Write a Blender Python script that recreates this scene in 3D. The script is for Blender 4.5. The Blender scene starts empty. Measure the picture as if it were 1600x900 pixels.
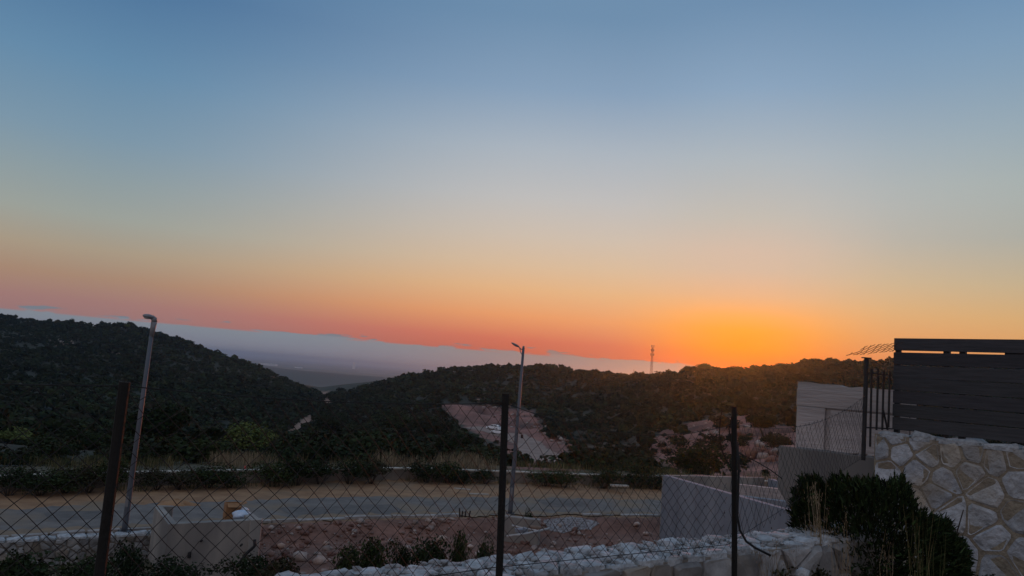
import bpy, math, random
import numpy as np
from mathutils import Matrix, Vector, Euler

rnd = random.Random(7)
rng = np.random.default_rng(7)
sc = bpy.context.scene
C = sc.collection
R = math.radians

# ------------------------------------------------------------------ camera
EYE = 5.9
FPX, PITCH, ROLL = 1200.0, 6.4, 4.5
cam = bpy.data.objects.new('camera', bpy.data.cameras.new('camera'))
C.objects.link(cam)
cam.data.sensor_width = 36.0
cam.data.lens = FPX / 1600 * 36.0
cam.data.clip_start = 0.05
cam.data.clip_end = 60000
CM = Matrix.Translation((0, 0, EYE)) @ Matrix.Rotation(R(90 + PITCH), 4, 'X') @ Matrix.Rotation(R(ROLL), 4, 'Z')
cam.matrix_world = CM
sc.camera = cam
CR = np.array(CM.to_3x3())
CRI = CR.T

# ------------------------------------------------------------------ light
SUN_AZ, SUN_EL = 17.0, 2.8          # degrees right of +Y, above the horizon
sun = bpy.data.objects.new('sun', bpy.data.lights.new('sun', 'SUN'))
C.objects.link(sun)
sun.data.energy = 0.85
sun.data.angle = R(0.5)
sun.data.color = (1.0, 0.20, 0.02)
sd = Vector((math.sin(R(SUN_AZ)) * math.cos(R(SUN_EL)), math.cos(R(SUN_AZ)) * math.cos(R(SUN_EL)), math.sin(R(SUN_EL))))
sun.rotation_euler = sd.to_track_quat('Z', 'Y').to_euler()

sc.view_settings.view_transform = 'Standard'
sc.view_settings.look = 'None'
sc.view_settings.exposure = 0.0
sc.view_settings.gamma = 1.0
sc.cycles.volume_bounces = 1
sc.cycles.max_bounces = 6
sc.cycles.transparent_max_bounces = 16


def lin(h):
    h = h.lstrip('#')
    v = [int(h[i:i + 2], 16) / 255 for i in (0, 2, 4)]
    return tuple((c / 12.92 if c <= .04045 else ((c + .055) / 1.055) ** 2.4) for c in v) + (1,)


def build_world():
    w = bpy.data.worlds.new('World')
    sc.world = w
    w.use_nodes = True
    nt = w.node_tree
    N, L = nt.nodes, nt.links
    bg = N['Background']

    def math_(op, a, b=None, c=None, clamp=False):
        m = N.new('ShaderNodeMath'); m.operation = op; m.use_clamp = clamp
        for i, v in enumerate((a, b, c)):
            if v is None: continue
            if isinstance(v, (int, float)): m.inputs[i].default_value = v
            else: L.new(v, m.inputs[i])
        return m.outputs[0]

    tc = N.new('ShaderNodeTexCoord')
    sx = N.new('ShaderNodeSeparateXYZ'); L.new(tc.outputs['Generated'], sx.inputs[0])
    X, Y, Z = sx.outputs
    elev = math_('MULTIPLY', math_('ARCSINE', Z), 180 / math.pi)            # degrees
    hl = math_('SQRT', math_('ADD', math_('MULTIPLY', X, X), math_('MULTIPLY', Y, Y)))
    cosd = math_('DIVIDE', math_('ADD', math_('MULTIPLY', X, math.sin(R(SUN_AZ))), math_('MULTIPLY', Y, math.cos(R(SUN_AZ)))), math_('MAXIMUM', hl, 1e-4))
    dd = math_('MULTIPLY', math_('ARCCOSINE', math_('MINIMUM', math_('MAXIMUM', cosd, -1.0), 1.0)), 180 / math.pi)
    pos = math_('SQRT', math_('MULTIPLY', math_('MAXIMUM', elev, 0.0), 1 / 90.0))

    def ramp(stops):
        r = N.new('ShaderNodeValToRGB'); r.color_ramp.interpolation = 'EASE' if False else 'LINEAR'
        e = r.color_ramp.elements
        st = [(math.sqrt(d / 90.0), c) for d, c in stops]
        e[0].position, e[0].color = st[0][0], lin(st[0][1])
        e[1].position, e[1].color = st[-1][0], lin(st[-1][1])
        for p, c in st[1:-1]:
            k = e.new(p); k.color = lin(c)
        L.new(pos, r.inputs[0])
        return r.outputs[0]

    near = ramp([(0, '#ff4206'), (1.8, '#ff5c0a'), (3.2, '#ff8e08'), (4.4, '#ffa02e'), (5.4, '#ffab58'), (6.8, '#e8b488'), (8.7, '#d7bba3'), (10.2, '#d4bdaa'), (12.5, '#c4beb4'), (16.5, '#b0b9bf'), (21.5, '#8ca6c0'), (27, '#7090b0'), (40, '#668bad'), (62, '#869cb8'), (90, '#8ea4be')])
    mid = ramp([(0, '#c8604e'), (1.6, '#cc654b'), (2.6, '#d97256'), (4.4, '#ee9f68'), (6.4, '#e8b685'), (8.2, '#ddbe9d'), (10.4, '#d1c1b0'), (13.2, '#c2c0be'), (16.8, '#adb7c1'), (21, '#89a2bc'), (26, '#7090af'), (40, '#668bad'), (62, '#869cb8'), (90, '#8ea4be')])
    far = ramp([(0, '#8e7076'), (1.5, '#a27874'), (2.6, '#a67c75'), (4.2, '#ac8b73'), (6.0, '#ac9c86'), (8.2, '#9fa49c'), (10.8, '#8f9fa4'), (13.5, '#7d98ab'), (18, '#668cab'), (23.5, '#4f769d'), (40, '#5f86aa'), (62, '#869cb8'), (90, '#8ea4be')])

    def sstep(v, a, b):
        m = N.new('ShaderNodeMapRange'); m.interpolation_type = 'SMOOTHSTEP'
        m.inputs['From Min'].default_value = a; m.inputs['From Max'].default_value = b
        L.new(v, m.inputs['Value'])
        return m.outputs[0]

    def mix(f, a, b):
        m = N.new('ShaderNodeMix'); m.data_type = 'RGBA'
        if isinstance(f, (int, float)): m.inputs[0].default_value = f
        else: L.new(f, m.inputs[0])
        for s, v in ((m.inputs[6], a), (m.inputs[7], b)):
            if isinstance(v, tuple): s.default_value = v
            else: L.new(v, s)
        return m.outputs[2]
    right = ramp([(0, '#c86a3c'), (1.6, '#dd8048'), (3.2, '#e29a57'), (5.8, '#d8ac72'), (8.0, '#c4b08c'), (11, '#a8aba2'), (14.5, '#a6b1ae'), (18, '#96aab5'), (23, '#7f9eb9'), (28, '#678cb2'), (40, '#6489ac'), (62, '#869cb8'), (90, '#8ea4be')])
    side = math_('SUBTRACT', math_('MULTIPLY', X, math.cos(R(SUN_AZ))), math_('MULTIPLY', Y, math.sin(R(SUN_AZ))))
    mid = mix(sstep(side, -0.16, 0.46), mid, right)
    sky = mix(sstep(dd, 0.0, 10.5), near, mid)
    sky = mix(sstep(dd, 14.0, 47.0), sky, far)
    # the sky opposite the sunset: dusky blue below, the pink afterglow band above it, fading to the zenith
    anti = ramp([(0, '#7d8190'), (4, '#958e99'), (9, '#b3a5ab'), (18, '#bfb4b8'), (30, '#b3b3bd'), (45, '#a0abbc'), (62, '#93a6be'), (90, '#8ea4be')])
    sky = mix(sstep(dd, 60.0, 140.0), sky, anti)
    # a little of the physical twilight sky on top of the graded bands
    ns = N.new('ShaderNodeTexSky'); ns.sky_type = 'NISHITA'; ns.sun_disc = False
    ns.sun_elevation = R(SUN_EL); ns.sun_rotation = R(SUN_AZ)
    ns.air_density, ns.dust_density, ns.ozone_density = 1.5, 2.0, 3.0
    vm = N.new('ShaderNodeVectorMath'); vm.operation = 'SCALE'; vm.inputs['Scale'].default_value = 0.1
    L.new(ns.outputs[0], vm.inputs[0])
    sky = mix(0.03, sky, vm.outputs[0])
    # far bank of murk that lies along the sea horizon, with a slightly ragged top
    mp = N.new('ShaderNodeMapping'); mp.inputs['Scale'].default_value = (9, 9, 60)
    L.new(tc.outputs['Generated'], mp.inputs[0])
    nz = N.new('ShaderNodeTexNoise'); nz.inputs['Scale'].default_value = 2.2; nz.inputs['Detail'].default_value = 5
    L.new(mp.outputs[0], nz.inputs['Vector'])
    bump = math_('MULTIPLY', math_('MAXIMUM', math_('SUBTRACT', nz.outputs[0], 0.47), 0.0), 2.3)
    top = math_('ADD', bump, 1.62)
    fac = sstep(math_('SUBTRACT', top, elev), -0.05, 0.12)
    bank_n = mix(sstep(elev, 0.2, 1.9), lin('#a58480'), lin('#a0877f'))
    bank_f = mix(sstep(elev, 0.2, 1.9), lin('#868692'), lin('#858c94'))
    bank = mix(sstep(dd, 8.0, 34.0), bank_n, bank_f)
    # darker scalloped lumps along the top of the bank
    lump = math_('MULTIPLY', sstep(elev, 1.66, 1.78), 0.55)
    bank = mix(lump, bank, mix(sstep(dd, 6, 34), lin('#93726c'), lin('#6f747e')))
    fac = math_('MULTIPLY', fac, sstep(dd, 1.5, 5.0))
    out = mix(fac, sky, bank)
    L.new(out, bg.inputs[0])
    bg.inputs[1].default_value = 1.0


build_world()

# ------------------------------------------------------------------ pixel helpers (authoring aid: photo pixel + distance -> metres)
def P(px, py, Y):
    d = CR @ np.array([(px - 800) / FPX, -(py - 450) / FPX, -1.0])
    d = d * (Y / d[1])
    return np.array([d[0], d[1], d[2] + EYE])


def G(px, py, z):
    d = CR @ np.array([(px - 800) / FPX, -(py - 450) / FPX, -1.0])
    t = (z - EYE) / d[2]
    return np.array([d[0] * t, d[1] * t, z])


def proj(p):
    q = (np.asarray(p, float) - np.array([0, 0, EYE])) @ CR
    w = -q[..., 2]
    return np.stack([800 + FPX * q[..., 0] / w, 450 - FPX * q[..., 1] / w], -1)


def eyey(px):
    return 585 + (px - 800) * math.tan(R(ROLL))


def V(a):
    return Vector([float(x) for x in a])


# ------------------------------------------------------------------ scene helpers
def tag(o, label=None, cat=None, group=None, kind=None):
    if label: o['label'] = label
    if cat: o['category'] = cat
    if group: o['group'] = group
    if kind: o['kind'] = kind
    return o


def empty(name, loc, rz=0.0, label=None, cat=None, group=None):
    o = bpy.data.objects.new(name, None)
    C.objects.link(o)
    o.location = [float(v) for v in loc]
    o.rotation_euler = (0, 0, rz)
    o.empty_display_size = 0.2
    return tag(o, label, cat, group)


def copy_tree(o, parent=None):
    c = o.copy()
    C.objects.link(c)
    c.parent = parent
    for ch in list(o.children):
        copy_tree(ch, c)
    return c


class MB:
    def __init__(s):
        s.v, s.f = [], []

    def add(s, vs, fs):
        b = len(s.v)
        s.v += [tuple(float(c) for c in p) for p in vs]
        s.f += [tuple(b + i for i in f) for f in fs]
        return s

    def box(s, c, size, rot=None):
        hx, hy, hz = [k / 2 for k in size]
        vs = [Vector((x, y, z)) for x in (-hx, hx) for y in (-hy, hy) for z in (-hz, hz)]
        if rot is not None: vs = [rot @ v for v in vs]
        vs = [v + V(c) for v in vs]
        return s.add(vs, [(0, 1, 3, 2), (4, 6, 7, 5), (0, 4, 5, 1), (2, 3, 7, 6), (0, 2, 6, 4), (1, 5, 7, 3)])

    def wallbox(s, a, b, z0, z1, th, off=0.0):
        """box standing along plan line a->b, thickness th to the LEFT of the line starting at off; z0/z1 may be pairs"""
        a, b = np.array(a[:2], float), np.array(b[:2], float)
        d = (b - a) / np.linalg.norm(b - a)
        n = np.array([-d[1], d[0]])
        z0 = z0 if isinstance(z0, (tuple, list)) else (z0, z0)
        z1 = z1 if isinstance(z1, (tuple, list)) else (z1, z1)
        q = [a + n * off, b + n * off, b + n * (off + th), a + n * (off + th)]
        lo = [(q[0], z0[0]), (q[1], z0[1]), (q[2], z0[1]), (q[3], z0[0])]
        hi = [(q[0], z1[0]), (q[1], z1[1]), (q[2], z1[1]), (q[3], z1[0])]
        vs = [(p[0], p[1], z) for p, z in lo + hi]
        return s.add(vs, [(3, 2, 1, 0), (4, 5, 6, 7), (0, 1, 5, 4), (1, 2, 6, 5), (2, 3, 7, 6), (3, 0, 4, 7)])

    def tube(s, pts, r, n=8, caps=True):
        pts = [V(p) for p in pts]
        rs = r if isinstance(r, (list, tuple)) else [r] * len(pts)
        rings, up = [], None
        for i, p in enumerate(pts):
            t = (pts[min(i + 1, len(pts) - 1)] - pts[max(i - 1, 0)]).normalized()
            if up is None:
                up = Vector((0, 0, 1)) if abs(t.z) < .9 else Vector((1, 0, 0))
            x = t.cross(up).normalized(); y = x.cross(t).normalized(); up = y
            rings.append([p + (x * math.cos(2 * math.pi * k / n) + y * math.sin(2 * math.pi * k / n)) * rs[i] for k in range(n)])
        vs = [v for rg in rings for v in rg]
        fs = []
        for i in range(len(pts) - 1):
            for k in range(n):
                a, b = i * n + k, i * n + (k + 1) % n
                fs.append((a, b, b + n, a + n))
        if caps:
            fs.append(tuple(range(n - 1, -1, -1)))
            fs.append(tuple((len(pts) - 1) * n + k for k in range(n)))
        return s.add(vs, fs)

    def ellipsoid(s, c, r, rot=None, nu=10, nv=6):
        vs, fs = [], []
        for j in range(nv + 1):
            th = math.pi * j / nv
            for i in range(nu):
                ph = 2 * math.pi * i / nu
                v = Vector((r[0] * math.sin(th) * math.cos(ph), r[1] * math.sin(th) * math.sin(ph), r[2] * math.cos(th)))
                if rot is not None: v = rot @ v
                vs.append(v + V(c))
        for j in range(nv):
            for i in range(nu):
                a, b = j * nu + i, j * nu + (i + 1) % nu
                fs.append((a, a + nu, b + nu, b))
        return s.add(vs, fs)

    def prism(s, prof, y0, y1, inset=0.0):
        """extrude an x/z profile along y"""
        n = len(prof)
        vs = [(x, y0, z) for x, z in prof] + [(x, y1, z) for x, z in prof]
        fs = [tuple(range(n)), tuple(range(2 * n - 1, n - 1, -1))] + [(i, i + n, (i + 1) % n + n, (i + 1) % n) for i in range(n)]
        return s.add(vs, fs)

    def mesh(s, name, smooth=False):
        m = bpy.data.meshes.new(name)
        m.from_pydata(s.v, [], s.f)
        m.update()
        if smooth:
            m.polygons.foreach_set('use_smooth', [True] * len(m.polygons))
        return m

    def build(s, name, mat, parent=None, smooth=False, local=True, bevel=0.0):
        o = bpy.data.objects.new(name, s.mesh(name, smooth))
        o.data.materials.append(mat)
        C.objects.link(o)
        if parent is not None:
            o.parent = parent
            if not local:
                o.matrix_parent_inverse = parent.matrix_basis.inverted()
        if bevel:
            b = o.modifiers.new('bevel', 'BEVEL'); b.width = bevel; b.segments = 2; b.limit_method = 'ANGLE'
        return o


def meshobj(name, mesh, mat, parent=None):
    o = bpy.data.objects.new(name, mesh)
    if mat and not mesh.materials: mesh.materials.append(mat)
    C.objects.link(o)
    if parent is not None: o.parent = parent
    return o


def np_mesh(name, verts, faces, smooth=False, cols=None):
    """verts Nx3, faces MxK (all same K)"""
    m = bpy.data.meshes.new(name)
    verts = np.ascontiguousarray(verts, np.float32); faces = np.ascontiguousarray(faces, np.int32)
    m.vertices.add(len(verts)); m.vertices.foreach_set('co', verts.ravel())
    k = faces.shape[1]
    m.loops.add(faces.size); m.loops.foreach_set('vertex_index', faces.ravel())
    m.polygons.add(len(faces)); m.polygons.foreach_set('loop_start', np.arange(0, faces.size, k, dtype=np.int32))
    if smooth: m.polygons.foreach_set('use_smooth', np.ones(len(faces), bool))
    m.update(calc_edges=True)
    if cols is not None:
        a = m.color_attributes.new('cover', 'FLOAT_COLOR', 'POINT')
        c4 = np.ones((len(verts), 4), np.float32); c4[:, :3] = cols
        a.data.foreach_set('color', c4.ravel())
    return m


# ------------------------------------------------------------------ materials
def mat(name, c1, c2=None, scale=6.0, rough=0.85, bump=0.3, bscale=None, detail=6, stretch=(1, 1, 1), rand=0.0, attr=None, metal=0.0, spec=0.3, c3=None, lo=.35, hi=.65, bdist=0.02):
    m = bpy.data.materials.new(name)
    m.use_nodes = True
    nt = m.node_tree; N, L = nt.nodes, nt.links
    b = N['Principled BSDF']
    b.inputs['Roughness'].default_value = rough
    b.inputs['Metallic'].default_value = metal
    b.inputs['Specular IOR Level'].default_value = spec
    c2 = c2 or tuple(x * .6 for x in c1)
    g = N.new('ShaderNodeNewGeometry')
    mp = N.new('ShaderNodeMapping'); mp.inputs['Scale'].default_value = stretch
    L.new(g.outputs['Position'], mp.inputs[0])
    nz = N.new('ShaderNodeTexNoise'); nz.inputs['Scale'].default_value = scale; nz.inputs['Detail'].default_value = detail; nz.inputs['Roughness'].default_value = .6
    L.new(mp.outputs[0], nz.inputs['Vector'])
    mr = N.new('ShaderNodeMapRange'); mr.inputs['From Min'].default_value = lo; mr.inputs['From Max'].default_value = hi
    L.new(nz.outputs[0], mr.inputs['Value'])
    mx = N.new('ShaderNodeMix'); mx.data_type = 'RGBA'
    L.new(mr.outputs[0], mx.inputs[0])
    if attr:
        at = N.new('ShaderNodeVertexColor'); at.layer_name = attr
        L.new(at.outputs[0], mx.inputs[6])
        mu = N.new('ShaderNodeMix'); mu.data_type = 'RGBA'; mu.blend_type = 'MULTIPLY'; mu.inputs[0].default_value = 1
        L.new(at.outputs[0], mu.inputs[6]); mu.inputs[7].default_value = (*c2, 1)
        L.new(mu.outputs[2], mx.inputs[7])
    else:
        mx.inputs[6].default_value = (*c1, 1); mx.inputs[7].default_value = (*c2, 1)
    col = mx.outputs[2]
    if c3:
        n2 = N.new('ShaderNodeTexNoise'); n2.inputs['Scale'].default_value = scale * .23; n2.inputs['Detail'].default_value = 4
        L.new(mp.outputs[0], n2.inputs['Vector'])
        m2 = N.new('ShaderNodeMapRange'); m2.inputs['From Min'].default_value = .5; m2.inputs['From Max'].default_value = .68
        L.new(n2.outputs[0], m2.inputs['Value'])
        m3 = N.new('ShaderNodeMix'); m3.data_type = 'RGBA'
        L.new(m2.outputs[0], m3.inputs[0]); L.new(col, m3.inputs[6]); m3.inputs[7].default_value = (*c3, 1)
        col = m3.outputs[2]
    if rand:
        oi = N.new('ShaderNodeObjectInfo')
        hs = N.new('ShaderNodeHueSaturation')
        r1 = N.new('ShaderNodeMapRange'); r1.inputs['To Min'].default_value = 1 - rand; r1.inputs['To Max'].default_value = 1 + rand
        L.new(oi.outputs['Random'], r1.inputs['Value']); L.new(r1.outputs[0], hs.inputs['Value'])
        ws = N.new('ShaderNodeTexWhiteNoise'); ws.noise_dimensions = '1D'; L.new(oi.outputs['Random'], ws.inputs['W'])
        r2 = N.new('ShaderNodeMapRange'); r2.inputs['To Min'].default_value = .5; r2.inputs['To Max'].default_value = 1.15
        L.new(ws.outputs[0], r2.inputs['Value']); L.new(r2.outputs[0], hs.inputs['Saturation'])
        L.new(col, hs.inputs['Color']); col = hs.outputs[0]
    L.new(col, b.inputs['Base Color'])
    if bump:
        bz = N.new('ShaderNodeTexNoise'); bz.inputs['Scale'].default_value = bscale or scale * 4; bz.inputs['Detail'].default_value = 8
        L.new(mp.outputs[0], bz.inputs['Vector'])
        bp = N.new('ShaderNodeBump'); bp.inputs['Strength'].default_value = bump; bp.inputs['Distance'].default_value = bdist
        L.new(bz.outputs[0], bp.inputs['Height']); L.new(bp.outputs[0], b.inputs['Normal'])
    return m


M = {}
M['ground'] = mat('ground', (1, 1, 1), (.55, .52, .50), scale=1.6, attr='cover', bump=.5, bscale=7, bdist=.08, detail=9)
M['asphalt'] = mat('asphalt', (.200, .176, .160), (.138, .122, .113), scale=1.6, rough=.9, spec=.06, bump=.25, bscale=40, c3=(.22, .165, .12))
M['dirt'] = mat('dirt', (.33, .185, .095), (.22, .115, .058), scale=1.3, bump=.5, bscale=12, bdist=.04, c3=(.20, .14, .09))
M['track'] = mat('dirt_track', (.30, .215, .18), (.22, .145, .115), scale=.3, bump=.4, bscale=2)
M['kerb'] = mat('kerb_concrete', (.32, .29, .27), (.22, .18, .16), scale=3, rand=.15)
M['concrete'] = mat('concrete', (.43, .375, .355), (.31, .27, .26), scale=1.3, stretch=(.7, .7, 5), bump=.7, bscale=5, bdist=.03, c3=(.27, .24, .225))
M['concrete_raw'] = mat('raw_concrete', (.235, .248, .275), (.165, .178, .205), scale=.8, stretch=(1, 1, .3), bump=.25, bscale=14, c3=(.14, .15, .175))
M['concrete_warm'] = mat('warm_concrete', (.29, .265, .235), (.19, .18, .17), scale=1.4, stretch=(1, 1, .22), bump=.3, bscale=14, c3=(.125, .115, .11))
M['cap'] = mat('wall_cap', (.46, .42, .36), (.30, .27, .23), scale=2.5)
M['lowwall'] = mat('low_wall', (.22, .18, .15), (.13, .11, .09), scale=1.2, c3=(.18, .12, .09))
M['mortar'] = mat('mortar', (.29, .24, .175), (.17, .14, .105), scale=7, bump=1.0, bscale=22, bdist=.03, c3=(.20, .16, .12))
M['mortar_grey'] = mat('grey_mortar', (.24, .21, .18), (.15, .13, .11), scale=5, bump=.6, bscale=30)
M['stone'] = mat('limestone', (.43, .44, .465), (.25, .255, .27), scale=6, bump=1.0, bscale=13, bdist=.05, rand=.22, c3=(.31, .26, .20))
M['stone_top'] = mat('weathered_limestone', (.44, .45, .465), (.22, .225, .23), scale=11, bump=1.0, bscale=26, rand=.18, bdist=.03)
M['stone_dark'] = mat('grey_fieldstone', (.27, .255, .245), (.15, .14, .135), scale=5, bump=.6, bscale=22, rand=.3, c3=(.22, .17, .12))
M['rubble'] = mat('rubble', (.40, .27, .21), (.70, .64, .62), scale=5, bump=.4, rand=.2, attr='cover')
M['rock'] = mat('rock', (.45, .33, .27), (.30, .19, .15), scale=4, bump=.5, rand=.2)
M['pale_gravel'] = mat('pale_gravel', (.45, .45, .46), (.33, .32, .32), scale=6, bump=.6)
M['steel'] = mat('galvanised_steel', (.105, .115, .135), (.075, .083, .10), scale=3, rough=.55, bump=.05, metal=.35, stretch=(1, 1, .2))
M['lamp_head'] = mat('lamp_head', (.20, .20, .21), (.15, .15, .16), scale=8, rough=.5, bump=0)
M['lens'] = mat('lamp_lens', (.45, .45, .45), (.38, .38, .38), scale=8, rough=.2, bump=0)
M['rust'] = mat('rusty_dark_steel', (.009, .007, .006), (.006, .005, .004), scale=14, rough=.8, bump=.3)
M['wire'] = mat('dark_wire', (.022, .020, .021), (.014, .012, .012), scale=20, rough=.7, bump=0, metal=.2)
M['rust_wire'] = mat('rust_wire', (.06, .035, .025), (.04, .022, .016), scale=20, rough=.8, bump=0)
M['black'] = mat('black_steel', (.018, .017, .018), (.012, .011, .012), scale=12, rough=.6, bump=.1)
M['rubber'] = mat('black_rubber', (.012, .012, .013), (.008, .008, .009), scale=12, rough=.7, bump=.1)
M['board'] = mat('charcoal_board', (.046, .043, .048), (.030, .029, .032), scale=3, stretch=(1, 1, 14), rough=.75, bump=.3, bscale=9, rand=.2)
M['leaf'] = mat('leaf', (1, 1, 1), (.55, .6, .55), scale=.6, attr='cover', rough=.8, bump=0, spec=.04)
M['bark'] = mat('bark', (.07, .055, .045), (.04, .03, .025), scale=8, bump=.6)
M['straw'] = mat('straw', (1, 1, 1), (.7, .65, .6), scale=3, attr='cover', rough=.9, bump=0)
M['white_paint'] = mat('white_car_paint', (.80, .81, .84), (.74, .75, .78), scale=3, rough=.3, bump=0, spec=.5)
M['glass'] = mat('dark_glass', (.02, .022, .028), (.015, .017, .02), scale=3, rough=.08, bump=0, spec=.6)
M['tyre'] = mat('tyre', (.02, .02, .02), (.015, .015, .015), scale=6, bump=.1)
M['rim'] = mat('rim', (.30, .30, .31), (.22, .22, .23), scale=6, rough=.4, bump=0, metal=.5)
M['light_lens'] = mat('headlight', (.6, .6, .6), (.5, .5, .5), scale=6, rough=.15, bump=0)
M['tail'] = mat('tail_light', (.30, .02, .02), (.2, .015, .015), scale=6, rough=.2, bump=0)
M['card'] = mat('cardboard', (.32, .17, .08), (.24, .12, .055), scale=4, bump=.1)
M['bag_blue'] = mat('blue_white_bag', (.55, .62, .72), (.28, .38, .52), scale=5, rough=.5, bump=.4, bscale=9, bdist=.05)
M['bag_white'] = mat('white_bag', (.62, .62, .65), (.45, .45, .48), scale=6, rough=.5, bump=.5, bscale=10, bdist=.05)
M['cone_red'] = mat('red_plastic', (.42, .05, .03), (.30, .035, .02), scale=5, rough=.5, bump=0)
M['cone_white'] = mat('white_plastic', (.65, .65, .66), (.5, .5, .5), scale=5, rough=.5, bump=0)
M['pipe'] = mat('pale_pipe', (.42, .41, .40), (.30, .28, .27), scale=5, rough=.6, bump=.1)
M['plank'] = mat('weathered_plank', (.42, .38, .33), (.28, .24, .20), scale=4, stretch=(4, 4, 4), bump=.3)
M['tower'] = mat('tower_steel', (.34, .10, .06), (.26, .08, .05), scale=.5, rough=.6, bump=0)
M['antenna'] = mat('antenna_panel', (.22, .13, .11), (.18, .10, .09), scale=2, bump=0)
M['far_build'] = mat('far_building', (.75, .75, .76), (.68, .68, .69), scale=.05, bump=0)

# ------------------------------------------------------------------ terrain
def polyline(pts, n=200):
    pts = np.array(pts, float)
    d = np.r_[0, np.cumsum(np.linalg.norm(np.diff(pts, axis=0), axis=1))]
    # smooth (Catmull-Rom like) resample
    t = np.linspace(0, d[-1], n)
    out = np.stack([np.interp(t, d, pts[:, k]) for k in range(pts.shape[1])], 1)
    k = np.hanning(31); k /= k.sum()
    pad = np.vstack([2 * out[0] - out[15:0:-1], out, 2 * out[-1] - out[-2:-17:-1]])
    return np.stack([np.convolve(pad[:, i], k, 'valid') for i in range(pts.shape[1])], 1)


ROAD_PX = [(0, 797, 838), (250, 785, 825), (500, 776, 812), (700, 775, 806), (900, 779, 803), (1030, 782, 804)]
rc, rw = [], []
for px, yf, yn in ROAD_PX:
    a, b = G(px, yf, 0), G(px, yn, 0)
    rc.append((a[:2] + b[:2]) / 2)
rc = np.array(rc)
rc = np.vstack([rc[0] + (rc[0] - rc[1]) * 2.5, rc, rc[-1] + (rc[-1] - rc[-2]) * 4.0])
ROAD = polyline(rc, 260)
HALF = 2.05
LOW = polyline([(lambda q: (q[0], q[1]))(G(px, py, .6)) for px, py in [(-500, 762), (-150, 750), (30, 743), (200, 738), (300, 736), (640, 731), (900, 741), (1030, 744), (1150, 749), (1400, 765)]], 240)


def sdist(line, X, Y):
    """signed distance to a plan polyline (positive = far side / left of direction)"""
    sh = X.shape
    p = np.stack([X.ravel(), Y.ravel()], 1)
    best = np.full(len(p), 1e9); sg = np.zeros(len(p))
    for i in range(0, len(line) - 1, 3):
        a, b = line[i], line[min(i + 3, len(line) - 1)]
        d = b - a; L2 = d @ d
        if L2 < 1e-9: continue
        t = np.clip(((p - a) @ d) / L2, 0, 1)
        q = p - (a + t[:, None] * d)
        ds = np.hypot(q[:, 0], q[:, 1])
        cr = d[0] * q[:, 1] - d[1] * q[:, 0]
        m = ds < best
        best[m] = ds[m]; sg[m] = np.sign(cr[m])
    return (best * sg).reshape(sh)


def sm(t):
    t = np.clip(t, 0, 1)
    return t * t * (3 - 2 * t)


# smooth value noise
_tab = rng.random((256, 256))


def vnoise(x, y):
    xi, yi = np.floor(x).astype(int), np.floor(y).astype(int)
    fx, fy = sm(x - xi), sm(y - yi)
    g = lambda i, j: _tab[i & 255, j & 255]
    return (g(xi, yi) * (1 - fx) + g(xi + 1, yi) * fx) * (1 - fy) + (g(xi, yi + 1) * (1 - fx) + g(xi + 1, yi + 1) * fx) * fy - .5


def fbm(x, y, o=4):
    s, a = 0, 1
    for k in range(o):
        s = s + a * vnoise(x * 2 ** k + 17.3 * k, y * 2 ** k + 5.1 * k); a *= .5
    return s


WTOP = EYE - 1.24
WA = G(410, 904, WTOP)[:2]; WD = G(1200, 830, WTOP)[:2] - WA; WD = WD / np.linalg.norm(WD); WN = np.array([-WD[1], WD[0]])   # back line of the near stone wall
SIL = [(-700, 470), (-300, 480), (0, 497), (60, 504), (110, 508), (160, 512), (200, 512), (230, 519), (245, 525), (290, 539), (340, 556), (380, 570), (420, 586), (450, 598), (480, 607), (505, 612),
       (540, 605), (600, 596), (650, 589), (700, 583), (720, 579), (760, 578), (800, 577), (850, 577), (900, 584), (960, 588), (1000, 590), (1020, 588), (1060, 586), (1075, 582), (1100, 579), (1150, 583),
       (1165, 582), (1180, 579), (1220, 578), (1260, 571), (1300, 568), (1330, 569), (1400, 567), (1600, 572), (2000, 560), (2600, 560)]
CRD = [(-700, 450), (0, 450), (250, 430), (420, 440), (505, 480), (600, 440), (700, 400), (850, 400), (1000, 380), (1150, 340), (1300, 330), (1600, 330), (2600, 330)]
PROF = {  # photo column: (distance, height)
    -700: [(50, 0), (80, -4), (150, -7), (250, 0)],
    0: [(50, -1), (80, -6), (150, -12), (250, -8)],
    250: [(50, -1), (70, -4.5), (150, -13), (250, -12), (350, -4)],
    500: [(50, -.8), (70, -4), (150, -13), (250, -16), (400, -14.5)],
    700: [(50, -.6), (70, -3), (130, -9), (230, -11), (300, -4)],
    850: [(50, -.5), (100, -7), (170, -12), (230, -11), (300, -7)],
    1000: [(50, -.5), (80, -5), (150, -8), (220, -6), (300, -1)],
    1150: [(50, -.3), (70, -2.5), (110, -2.4), (160, -.5), (250, 6)],
    1300: [(50, -.2), (80, -1), (150, 1.5), (230, 9)],
    1600: [(50, 0), (80, 0), (150, 4), (250, 14)],
    2600: [(50, 0), (80, 1), (150, 6), (250, 16)]}


def u_of(px):
    p = P(px, eyey(px), 1.0)
    return p[0] / p[1]


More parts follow.
